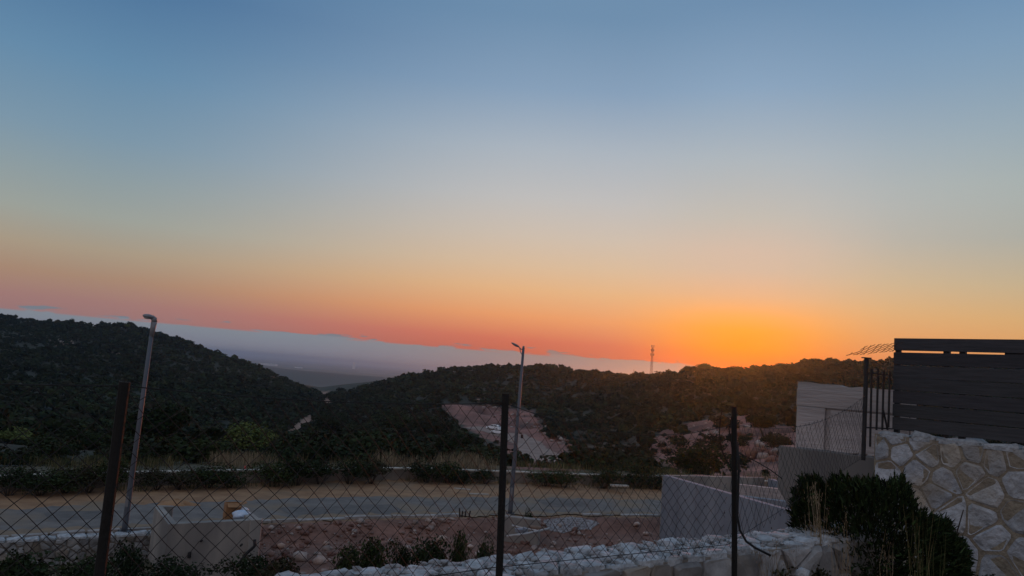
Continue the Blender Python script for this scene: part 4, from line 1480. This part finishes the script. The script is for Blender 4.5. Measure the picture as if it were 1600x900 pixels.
# swan-neck head that curls over to the left
top = d
MB().tube([top + np.array([0, 0, -.50]), top + np.array([.015, 0, -.2]), top + np.array([.03, 0, .0])], [.062, .085, .095], 10).build('socket', M['lamp_head'], o, smooth=True)
MB().tube([top + np.array([.03, 0, 0]), top + np.array([.02, 0, .09]), top + np.array([-.06, -.02, .155])], [.095, .09, .075], 10).build('arm', M['lamp_head'], o, smooth=True)
hd = MB().ellipsoid(top + np.array([-.15, -.06, .165]), (.19, .14, .075), Matrix.Rotation(R(6), 3, 'Y'), 14, 8).build('lamp_head', M['lamp_head'], o, smooth=True)
MB().ellipsoid(top + np.array([-.17, -.06, .115]), (.13, .10, .04), None, 12, 6).build('lens', M['lens'], hd, smooth=True)

o, b, d = lamp(797, 803, 818, 543, 0, .098, .055, 2, 'street lamp with flat bracketed head behind the middle fence post')
top = d
hd = MB().ellipsoid(top + np.array([-.36, -.03, .085]), (.21, .11, .05), Matrix.Rotation(R(24), 3, 'Y'), 14, 8).build('lamp_head', M['lamp_head'], o, smooth=True)
MB().ellipsoid(top + np.array([-.37, -.03, .06]), (.14, .08, .035), Matrix.Rotation(R(24), 3, 'Y'), 12, 6).build('lens', M['lens'], hd, smooth=True)
MB().tube([top + np.array([0, 0, -.10]), top + np.array([-.10, 0, -.08]), top + np.array([-.20, 0, .0])], .022, 8).build('arm', M['lamp_head'], o, smooth=True)
MB().tube([top + np.array([-.01, 0, -.34]), top + np.array([-.10, 0, -.24]), top + np.array([-.165, 0, -.04])], .018, 8).build('brace', M['lamp_head'], o, smooth=True)
MB().tube([top + np.array([0, 0, -.03]), top + np.array([0, 0, .06])], .045, 8).build('pole_cap', M['lamp_head'], o)
f = d * ((803 - 680) / (803 - 543.0))
MB().box(f + np.array([.16, -.02, .06]), (.12, .10, .05)).build('bracket', M['black'], o)
MB().box(f + np.array([.24, -.02, -.07]), (.10, .12, .16)).build('junction_box', M['black'], o, bevel=.01)


def far_lamp(px, ytop, D, label, side):
    p = P(px, ytop, D); g0 = gz(p[0], p[1])
    o = empty('street_lamp', (p[0], p[1], g0), 0, label, 'street lamp', 'distant street lamps')
    h = p[2] - g0
    MB().tube([(0, 0, 0), (0, 0, h)], [.13, .09], 8).build('pole', M['steel'], o, smooth=True)
    MB().tube([(0, 0, h), (side * .4, 0, h + .1), (side * .8, 0, h + .1)], .06, 6).build('arm', M['steel'], o)
    MB().ellipsoid((side * 1.0, 0, h + .1), (.34, .18, .09), None, 10, 6).build('lamp_head', M['lens'], o, smooth=True)


far_lamp(614, 681, 150, 'small distant street lamp with pale head in the valley', -1)
far_lamp(806, 668, 170, 'distant lamp whose pale head peeps out left of the middle lamp pole', -1)

# ------------------------------------------------------------------ bin enclosure on the left
EC = 'open concrete bin enclosure with three low walls, lower left'
c1, c2 = P(263, 819, 22.4), P(409, 812, 22.9)          # front top corners
c0 = P(241, 794, 24.6); c3 = P(371, 789, 25.4)
be = empty('bin_enclosure', (c1[0], c1[1], -.45), 0, EC, 'enclosure')
zt1 = (c1[2] + c2[2]) / 2
MB().wallbox(c1, c2, -.6, (c1[2], c2[2]), .27).build('front_wall', M['concrete_warm'], be, local=False, bevel=.012)
MB().wallbox(c1, c0, -.6, (c1[2] - .003, c1[2] + .01), -.24, -.004).build('side_wall', M['concrete_warm'], be, local=False, bevel=.012)
MB().wallbox(c2, c3, -.6, (c2[2] - .003, c2[2] - .01), .30, .004).build('side_wall', M['concrete_warm'], be, local=False, bevel=.012)
e0 = c0[:2]; e1 = c0[:2] + (c3[:2] - c0[:2]) * .22
MB().wallbox(e0, e1, -.5, c1[2] + .02, .18).build('return_wall', M['concrete_warm'], be, local=False, bevel=.012)
for px, py in ((314, 845), (376, 852)):
    p = P(px, py, 22.55); MB().tube([p + np.array([0, .1, 0]), p + np.array([.02, -.06, 0])], .03, 8).build('tie_hole', M['black'], be, local=False)
p = P(296, 867, 22.5)
MB().box(p, (.07, .12, .16)).build('drain_slot', M['black'], be, local=False, bevel=.01)
ho = MB().tube([P(398, 843, 22.55), P(398, 853, 22.5), P(393, 858, 22.45), P(386, 864, 22.4), P(378, 874, 22.3), P(372, 884, 22.2)], .045, 8).build('hose', M['rubber'], smooth=True)
tag(ho, 'black hose leaning out of the bin enclosure front at its right end', 'hose')

def floor_at(px, py, Y):
    return P(px, py, Y)
p = P(361, 812, 24.2)
cb = empty('cardboard_box', (p[0], p[1], p[2] - .1), .5, 'brown cardboard box standing in the bin enclosure', 'box')
for a in range(4):
    rot = Matrix.Rotation(a * math.pi / 2, 3, 'Z')
    c = rot @ Vector((0, -.21, .30))
    MB().box(c, (.42, .012, .60), rot).build('side', M['card'], cb)
MB().box((.0, -.30, .585), (.40, .20, .01), Matrix.Rotation(R(28), 3, 'X')).build('flap', M['card'], cb)
MB().box((.30, .0, .60), (.20, .40, .01), Matrix.Rotation(R(-20), 3, 'Y')).build('flap', M['card'], cb)
MB().box((0, 0, -.2), (.40, .40, .4)).build('base', M['card'], cb)


def bag(name, px, py, D, r, m, label, cat='bag'):
    p = P(px, py, D); g = np.random.default_rng(int(px))
    mb = MB(); nu, nv = 14, 9
    vs, fs = [], []
    for j in range(nv + 1):
        th = math.pi * j / nv
        for i in range(nu):
            a = 2 * math.pi * i / nu
            k = 1 + .22 * math.sin(3 * a + j * 1.3 + px) * math.sin(th) + g.uniform(-.10, .10)
            vs.append((p[0] + r[0] * k * math.sin(th) * math.cos(a), p[1] + r[1] * k * math.sin(th) * math.sin(a), p[2] + r[2] * math.cos(th) * (1.15 if j < 3 else .85)))
    for j in range(nv):
        for i in range(nu):
            a, b = j * nu + i, j * nu + (i + 1) % nu
            fs.append((a, a + nu, b + nu, b))
    mb.add(vs, fs)
    o = mb.build(name, m, smooth=True)
    return tag(o, label, cat)


bag('plastic_bag', 378, 806, 23.6, (.30, .22, .15), M['bag_blue'], 'pale blue plastic bag in the bin enclosure beside the cardboard box')
bag('plastic_bag', 380, 800, 24.2, (.17, .16, .13), M['bag_white'], 'white plastic bag on top behind the blue one')

# red and white marker cone by the low wall, white sack beside it
p = G(381, 748, .05)
cn = empty('traffic_cone', p, 0, 'small red and white traffic cone by the low wall', 'traffic cone')
MB().box((0, 0, .025), (.36, .36, .05)).build('base', M['black'], cn, bevel=.01)
MB().tube([(0, 0, .05), (0, 0, .24)], [.15, .11], 14, False).build('cone_body', M['cone_red'], cn, smooth=True)
MB().tube([(0, 0, .24), (0, 0, .36)], [.11, .085], 14, False).build('stripe', M['cone_white'], cn, smooth=True)
MB().tube([(0, 0, .36), (0, 0, .60)], [.085, .03], 14).build('cone_body', M['cone_red'], cn, smooth=True)
bag('sack', 384, 747.5, p[1] - .5, (.34, .2, .12), M['bag_white'], 'white sack lying in front of the red and white cone', 'sack')

# loose things on the yard
def kerb_block():
    p = G(812, 812, .05)
    a, b = P(786, 806, 30.3), P(844, 807, 30.0)
    o = MB().wallbox(a, b, -.5, a[2], .35).build('concrete_block', M['concrete_warm'], bevel=.03)
    tag(o, 'weathered concrete block at the foot of the middle street lamp', 'block')
    dk = RKM[4].copy(); dk.materials.clear(); dk.materials.append(M['lowwall'])
    c = P(838, 824, 29.2)
    lump = meshobj('rock', dk, None); lump.location = tuple(float(v) for v in c); lump.scale = (.36, .3, .16)
    tag(lump, 'dark flat rock below the right end of the concrete block', 'rock')


kerb_block()
pp = MB().tube([P(792, 838, 27.5), P(822, 834, 28.0), P(858, 826, 28.6)], .042, 10).build('pipe', M['pipe'], smooth=True)
tag(pp, 'longer pale pipe lying on the rubble right of the middle post', 'pipe')
pp = MB().tube([P(800, 821, 28.8), P(815, 825, 28.6), P(838, 829, 28.4)], .035, 10).build('pipe', M['pipe'], smooth=True)
tag(pp, 'shorter pale pipe crossing behind the longer one', 'pipe')
pp = MB()
pp.box(P(813, 829, 28.3), (.34, .26, .14), Matrix.Rotation(.4, 3, 'Z'))
pp.box(P(821, 828, 28.2), (.10, .28, .16), Matrix.Rotation(.4, 3, 'Z'))
tag(pp.build('hollow_block', M['concrete_raw'], bevel=.02), 'grey hollow block between the two pale pipes', 'block')
for i, (px, h, le) in enumerate(((719, 9, -1), (722, 5, 1), (727, 4, 1), (733, 5, 2))):
    b = P(px, 803, 28.6)
    o = MB().tube([b + np.array([0, 0, -.12]), P(px + le, 803 - h, 28.6)], .028, 6).build('stake', M['black'])
    tag(o, ['leftmost and tallest', 'second', 'third', 'rightmost'][i] + ' of the four black stakes on the rubble crest', 'stake', 'black stakes by the kerb')
o = MB().box(P(748, 772, 36.0), (.95, .16, .05), Matrix.Rotation(.25, 3, 'Z')).build('plank', M['plank'], bevel=.01)
tag(o, 'pale plank lying on the far dirt verge left of the middle lamp', 'plank')
o = MB().box(P(722, 764, 38.0), (.8, .14, .05), Matrix.Rotation(-.1, 3, 'Z')).build('plank', M['plank'], bevel=.01)
tag(o, 'shorter grey plank behind the pale one on the dirt verge', 'plank')
o = MB().box(P(968, 759, 42.5), (1.0, .3, .10), Matrix.Rotation(.3, 3, 'Z')).build('plank', M['plank'], bevel=.02)
tag(o, 'pale flat slab on the dirt verge left of the concrete pit', 'slab')

# pale gravel heap
def heap(name, px, py, D, rx, ry, h, m, label, cat='gravel'):
    p = pixel_points(1, [(px - .5, py - .5), (px + .5, py - .5), (px + .5, py + .5), (px - .5, py + .5)], 0, 3)[0]; z0 = p[2]
    mb = MB(); nu, nv = 26, 8; vs, fs = [], []
    g = np.random.default_rng(int(px))
    for j in range(nv + 1):
        r = j / nv
        for i in range(nu):
            a = 2 * math.pi * i / nu
            k = 1 + .22 * math.sin(3 * a + 1) + .15 * math.sin(5 * a) + g.uniform(-.12, .12)
            zz = h * (1 - sm(r)) * (1 + g.uniform(-.15, .15)) - .04 * (j == nv)
            vs.append((p[0] + rx * r * k * math.cos(a), p[1] + ry * r * k * math.sin(a), z0 + zz))
    for j in range(nv):
        for i in range(nu):
            a, b = j * nu + i, j * nu + (i + 1) % nu
            fs.append((a, a + nu, b + nu, b))
    mb.add(vs, fs)
    return tag(mb.build(name, m, smooth=True), label, cat)


rubble('loose_gravel', 'patch of loose pale grey gravel right of the middle lamp', pixel_points(2600, [(848, 813), (868, 811), (900, 808), (918, 810), (936, 818), (922, 828), (905, 828), (880, 833), (858, 829)], 0, 67), .025, .06, np.array([[.40, .40, .42], [.33, .32, .32], [.46, .46, .48]]), 68)
heap('soil_heap', 275, 789, 26.2, 1.0, .6, .22, M['dirt'], 'low tan soil heap on the road edge behind the bin enclosure', 'soil')

# ------------------------------------------------------------------ concrete pit on the right
k0 = P(1036, 742, 30.9); ztp = k0[2]
k1 = G(1262, 806, ztp); k2 = G(1195, 746.5, ztp - .02); k3 = G(1230, 756, ztp - .02)
pit = empty('concrete_pit', (k0[0], k0[1], 0), 0, 'open grey concrete foundation pit beyond the right fence post', 'foundation')
k1e = k0[:2] + (k1[:2] - k0[:2]) * 1.25
MB().wallbox(k0, k1e, -.8, ztp, .25).build('front_wall', M['concrete_raw'], pit, local=False, bevel=.012)
dd_ = (k1e - k0[:2]) / np.linalg.norm(k1e - k0[:2])
MB().wallbox(k0[:2] + dd_ * .26 + np.array([.12, .2]), k2, -.8, (ztp - .004, ztp - .02), .22).build('back_wall', M['concrete_warm'], pit, local=False, bevel=.012)
k3e = G(1296, 836, ztp)[:2]
MB().wallbox(k2[:2] + np.array([.1, -.1]), k3[:2], -.8, ztp - .03, .25).build('side_wall', M['concrete_raw'], pit, local=False, bevel=.012)
MB().wallbox(k3[:2], k3e, -.8, ztp - .026, .25).build('side_wall', M['concrete_raw'], pit, local=False, bevel=.012)
for q in np.arange(1.1, float(np.linalg.norm(k1e - k0[:2])) - .2, 1.22):
    MB().wallbox(k0[:2] + dd_ * q, k0[:2] + dd_ * (q + .022), -.6, ztp - .015, .011, -.0125).build('form_seam', M['concrete_raw'], pit, local=False)
    for zz in (.75, 1.75):
        c = k0[:2] + dd_ * (q + .55)
        MB().tube([(*(c + np.array([dd_[1], -dd_[0]]) * .004), zz), (*(c - np.array([dd_[1], -dd_[0]]) * .02), zz)], .028, 8).build('tie_hole', M['black'], pit, local=False)
MB().wallbox(k0[:2] + dd_ * .02, k1e - dd_ * .02, 1.24, 1.262, .009, -.0235).build('form_seam', M['concrete_raw'], pit, local=False)
i0, i1 = P(1150, 774, 27.2), P(1236, 773, 26.6)
MB().wallbox(i0, i1, -.8, i0[2], .25).build('inner_wall', M['concrete_raw'], pit, local=False, bevel=.012)
j0, j1 = P(1148, 756, 29.2), P(1236, 756, 28.6)
MB().wallbox(j0, j1, -.8, j0[2], .22).build('inner_wall', M['concrete'], pit, local=False, bevel=.012)
MB().wallbox(k0[:2] + dd_ * -.035, k0[:2] + dd_ * -.005, -.6, ztp - .03, .24).build('lit_end_face', M['concrete_warm'], pit, local=False)  # thin slab in warmer concrete paints the light on the wall end

# ------------------------------------------------------------------ cars
def car(px, py, D, heading, label):
    p = terrain_hit(px, py)
    o = empty('parked_car', (p[0], p[1], gz(p[0], p[1]) + .10), heading, label, 'car', 'cars parked on the dirt track')
    W = .86
    body = [(-2.1, .30), (-2.12, .62), (-2.0, .82), (-1.1, .93), (.9, .96), (1.85, .93), (2.08, .78), (2.1, .32)]
    mb = MB(); n = len(body)
    vs = []
    for y, s in ((-W, .97), (-W + .10, 1.0), (W - .10, 1.0), (W, .97)):
        vs += [(x * s, y, .62 + (z - .62) * (s if abs(y) == W else 1)) for x, z in body]
    fs = [tuple(range(n - 1, -1, -1)), tuple(range(3 * n, 4 * n))]
    for r in range(3):
        fs += [(r * n + i, r * n + (i + 1) % n, (r + 1) * n + (i + 1) % n, (r + 1) * n + i) for i in range(n)]
    mb.add(vs, fs); bd = mb.build('body', M['white_paint'], o, bevel=.03)
    cab = [(-1.15, .92), (-.45, 1.40), (.75, 1.46), (1.45, 1.30), (1.95, .93)]
    mb = MB(); n = len(cab)
    vs = [(x, -.78 + (z - .92) * .24, z) for x, z in cab] + [(x, .78 - (z - .92) * .24, z) for x, z in cab]
    mb.add(vs, [tuple(range(n - 1, -1, -1)), tuple(range(n, 2 * n))] + [(i, (i + 1) % n, (i + 1) % n + n, i + n) for i in range(n)])
    mb.build('roof', M['white_paint'], o, bevel=.02)
    for s in (-1, 1):
        for q in (((-.88, .98), (-.42, 1.33), (.22, 1.36), (.22, .99)), ((.30, .99), (.30, 1.36), (.85, 1.37), (1.45, 1.20), (1.55, 1.0))):
            vs = [(x, s * (.795 - (z - .92) * .24), z) for x, z in q] + [(x, s * (.77 - (z - .92) * .24), z) for x, z in q]
            k = len(q)
            MB().add(vs, [tuple(range(k)), tuple(range(2 * k - 1, k - 1, -1))] + [(i, i + k, (i + 1) % k + k, (i + 1) % k) for i in range(k)]).build('window', M['glass'], o)
    for (xa, za, xb, zb2, nm) in ((-1.10, .965, -.49, 1.385, 'windscreen'), (1.92, .965, 1.50, 1.29, 'rear_window')):
        sg = -1 if nm == 'windscreen' else 1
        vs = [(xa + sg * .015, -.70, za), (xa + sg * .015, .70, za), (xb + sg * .015, .62, zb2), (xb + sg * .015, -.62, zb2)]
        vs += [(x - sg * .03, y, z - .01) for x, y, z in vs]
        MB().add(vs, [(0, 1, 2, 3), (7, 6, 5, 4), (0, 4, 5, 1), (1, 5, 6, 2), (2, 6, 7, 3), (3, 7, 4, 0)]).build(nm, M['glass'], o)
    for x in (-1.3, 1.3):
        for s in (-1, 1):
            w = MB().tube([(x, s * .68, .30), (x, s * .89, .30)], .32, 16).build('wheel', M['tyre'], o)
            MB().tube([(x, s * .885, .30), (x, s * .90, .30)], .20, 12).build('rim', M['rim'], w)
    for s in (-1, 1):
        MB().ellipsoid((-2.03, s * .62, .70), (.10, .16, .08)).build('headlight', M['light_lens'], o, smooth=True)
        MB().ellipsoid((2.03, s * .66, .80), (.08, .12, .10)).build('tail_light', M['tail'], o, smooth=True)
    return o


car(771, 672, 230, R(-22), 'white car parked on the dirt track, farther of the two')
car(778, 679, 215, R(-20), 'white car parked on the dirt track, nearer one half hidden by the middle post')

# ------------------------------------------------------------------ antenna tower beyond the hill
def tower(px, ytop, D, label):
    p = P(px, ytop, D); g0 = gz(p[0], p[1])
    H = p[2] - g0
    o = empty('antenna_tower', (p[0], p[1], g0), .3, label, 'tower')
    def corner(k, z):
        r = .55 + 1.5 * (1 - z / H) ** 1.3
        return np.array([r * math.cos(2.094 * k), r * math.sin(2.094 * k), z])
    zs = np.linspace(0, H * .96, 18)
    for k in range(3):
        MB().tube([corner(k, z) for z in zs], .13, 6).build('leg', M['tower'], o)
        br = MB()
        for i in range(17):
            br.tube([corner(k, zs[i]), corner((k + 1) % 3, zs[i + 1])], .06, 4)
            br.tube([corner(k, zs[i + 1]), corner((k + 1) % 3, zs[i + 1])], .05, 4)
        br.build('lattice', M['tower'], o)
    for zz in (.985, .91, .82):
        for k in range(3):
            c = corner(k, H * zz) * np.array([2.0, 2.0, 1])
            a = MB().box(c, (.5, .32, 2.0), Matrix.Rotation(2.094 * k, 3, 'Z') @ Matrix.Rotation(.05, 3, 'Y')).build('antenna', M['antenna'], o, bevel=.05)
            MB().tube([corner(k, H * min(zz, .96)), c], .07, 5).build('bracket', M['tower'], a)
    MB().tube([(0, 0, H * .96), (0, 0, H * 1.02)], .05, 6).build('lightning_rod', M['tower'], o)


tower(1020, 540, 640, 'tall red lattice antenna tower rising behind the hill left of the sunset')
p = P(990.5, 577, 520); g0 = gz(p[0], p[1])
mt = empty('radio_mast', (p[0], p[1], g0), 0, 'tiny thin mast on the skyline left of the antenna tower', 'mast')
MB().tube([(0, 0, 0), (0, 0, p[2] - g0)], [.22, .12], 8).build('pole', M['antenna'], mt)
MB().box((0, 0, (p[2] - g0) * .9), (.9, .1, .1)).build('crossarm', M['antenna'], mt)

# far buildings on the plain
def far_block(px, py, D, w, h, label):
    p = P(px, py, D); z = gz(p[0], p[1])
    o = empty('building', (p[0], p[1], z), 0, label, 'building', 'far buildings on the plain')
    MB().box((0, 0, h / 2), (w, w * .5, h)).build('wall', M['far_build'], o)
    MB().box((0, 0, h + .4), (w * 1.02, w * .52, .8)).build('roof', M['far_build'], o)


far_block(553, 570, 7600, 22, 62, 'lone far tower block on the hazy plain, right of the gap')
far_block(419, 572, 4900, 105, 12, 'long pale far shed on the plain above the left hill slope')
far_block(466, 578, 4400, 40, 5, 'short pale far shed on the plain right of the long one')
far_block(660, 580, 8200, 40, 26, 'far low block on the plain by the right hill')

# ------------------------------------------------------------------ right-hand bush and dry stalks
def needle_bush():
    base = P(1375, 900, 7.5)
    g0 = 4.1
    o = empty('shrub', (base[0], base[1], g0), 0, 'dense dark green needle-leaved bush in front of the stone wall at lower right', 'shrub')
    g = np.random.default_rng(131)
    # crown envelope from photo: column -> top row
    env = [(1236, 800), (1242, 762), (1256, 748), (1285, 752), (1312, 742), (1345, 750), (1380, 752), (1412, 750), (1428, 768), (1432, 790), (1452, 805), (1478, 815), (1490, 838), (1506, 850), (1515, 885)]
    ex = [e[0] for e in env]; ey = [e[1] for e in env]
    n = 17000
    px = g.uniform(1238, 1512, n); top = np.interp(px, ex, ey)
    tuft = 15 * (vnoise(px / 17, px * 0 + 2.2) + .6 * vnoise(px / 7, px * 0 + 9.1))
    top = top + tuft + 4
    py = top + (915 - top) * g.random(n) ** 1.25 + g.normal(size=n) * 4
    hole = fbm(px / 26, py / 26, 2) > .52
    py[hole] += 60
    Y = 7.45 + g.normal(size=n) * .30 * np.clip(1 - np.abs(px - 1375) / 190, .25, 1)
    c = np.array([P(a, b, y) for a, b, y in zip(px, py, Y)])
    ctr = np.array([base[0], base[1] + .05, 4.45])
    d = c - ctr; d /= np.linalg.norm(d, axis=1)[:, None]
    d[:, 2] += .7
    d += g.normal(size=(n, 3)) * .55; d /= np.linalg.norm(d, axis=1)[:, None]
    L = g.uniform(.03, .085, n)[:, None]
    s = np.cross(d, g.normal(size=(n, 3))); s /= np.linalg.norm(s, axis=1)[:, None]; s *= g.uniform(.004, .011, n)[:, None]
    q = np.stack([c - s, c + s, c + d * L + s * .4, c + d * L - s * .4], 1)
    q -= np.array([base[0], base[1], g0])
    cols = leafcols(n, np.array([.022, .033, .013]), g, .7)
    lt = g.random(n) < .12; cols[lt] *= 1.9
    m_ = quads_to_mesh('foliage', q, cols)
    meshobj('foliage', m_, M['leaf'], o)
    mb = MB()
    for k in range(16):
        a = P(g.uniform(1250, 1490), 905, 7.45); a = np.array([a[0], a[1], 4.1]) - np.array([base[0], base[1], g0])
        b = a + np.array([g.uniform(-.2, .2), g.uniform(-.2, .2), g.uniform(.5, .9)])
        mb.tube([a * .4, (a + b) / 2, b], [.014, .010, .005], 5)
    mb.build('stem', M['bark'], o)


needle_bush()


def oat_clump(px0, px1, ytop, D, n, label, cols, seed, heads=True):
    g = np.random.default_rng(seed)
    p0 = P((px0 + px1) / 2, 900, D)
    o = empty('dry_grass_clump', (p0[0], p0[1], 4.1), 0, label, 'grass', 'dry grass stalks by the bush')
    roots = []
    st = []; hd = []; kc = []; hc = []
    for i in range(n):
        px = g.uniform(px0, px1)
        t = P(px + g.uniform(-8, 8), ytop + g.uniform(0, 70), D + g.uniform(-.08, .08)) - np.array([p0[0], p0[1], 4.1])
        b = P(px, 905, D)[:3] - np.array([p0[0], p0[1], 4.1]); b[2] = 0
        b = b * np.array([.55, .55, 1]) + np.array([0, g.uniform(-.05, .05), 0])
        m = (b + t) / 2 + np.array([g.uniform(-.05, .05), 0, .05])
        w = np.array([.0019, 0, 0])
        st.append(np.stack([b - w, b + w, m + w * .8, m - w * .8])); st.append(np.stack([m - w * .8, m + w * .8, t + w * .4, t - w * .4]))
        c = cols[g.integers(len(cols))] * g.uniform(.7, 1.2); kc += [c, c]
        if heads:
            for k in range(g.integers(3, 8)):
                h = t + np.array([g.uniform(-.03, .03), g.uniform(-.02, .02), -g.uniform(0, .14)])
                e = h + np.array([g.uniform(-.012, .012), 0, -g.uniform(.015, .03)])
                w2 = np.array([.004, .002, 0])
                hd.append(np.stack([h - w2 * .3, h + w2 * .3, (h + e) / 2 + w2, e])); hc.append(c * 1.15)
    me = quads_to_mesh('stalks', np.array(st), np.array(kc)); meshobj('stalks', me, M['straw'], o)['kind'] = 'stuff'
    if hd:
        me = quads_to_mesh('seed_heads', np.array(hd), np.array(hc)); meshobj('seed_heads', me, M['straw'], o)['kind'] = 'stuff'


PALE = np.array([[.34, .26, .16], [.28, .20, .12], [.42, .34, .24]])
oat_clump(1258, 1292, 752, 6.95, 26, 'tall dry oat stalks at the left side of the needle bush', PALE, 141)
oat_clump(1298, 1332, 800, 6.9, 14, 'shorter pale oat stalks in front of the needle bush', PALE, 142)
oat_clump(1372, 1395, 825, 6.9, 8, 'few thin stalks at the middle of the needle bush', PALE * .8, 143)
oat_clump(1408, 1480, 785, 7.0, 26, 'olive grass blades rising from the right part of the needle bush', OLIVE * .9, 144, heads=False)
oat_clump(1180, 1240, 838, 6.3, 22, 'short greyish dry stalks at the end of the near wall', PALE * .6, 145)
# weeds at the wall's right end
for px, top, wpx, D, lab in ((1215, 862, 110, 6.5, 'low brown weeds hiding the right end of the near stone wall'), (1290, 868, 80, 6.8, 'low dark weeds at the foot of the needle bush'), (1560, 884, 110, 7.6, 'dark weeds at the foot of the tall stone wall')):
    p = P(px, top, D)
    shrub(p[0], p[1], wpx * D / FPX, p[2] - 4.08, lab, 'weeds at the wall foot', k=4, z=4.08)
p = P(1254, 890, 6.3)
pale_rock = RKM[2].copy(); pale_rock.materials.clear(); pale_rock.materials.append(M['stone_top'])
o = meshobj('rock', pale_rock, None); o.location = (p[0], p[1], p[2] - .04); o.scale = (.075, .07, .09)
tag(o, 'pale bluish stone at the bottom beside the needle bush', 'rock')

# ------------------------------------------------------------------ haze
HZ = (-23000.0, 23000.0, -120.0, 22600.0, PLAIN - 12, 46.0)
mb = MB().box(((HZ[0] + HZ[1]) / 2, (HZ[2] + HZ[3]) / 2, (HZ[4] + HZ[5]) / 2), (HZ[1] - HZ[0], HZ[3] - HZ[2], HZ[5] - HZ[4]))
hm = bpy.data.materials.new('haze'); hm.use_nodes = True
nt = hm.node_tree; nt.nodes.clear()
out = nt.nodes.new('ShaderNodeOutputMaterial'); pv = nt.nodes.new('ShaderNodeVolumePrincipled')
pv.inputs['Color'].default_value = (.42, .67, 1.0, 1)
pv.inputs['Density'].default_value = 1.6e-4
pv.inputs['Anisotropy'].default_value = .86
nt.links.new(pv.outputs[0], out.inputs['Volume'])
hz = mb.build('haze', hm)

tag(hz, 'thin evening haze over the hills and the plain', 'haze', kind='stuff')
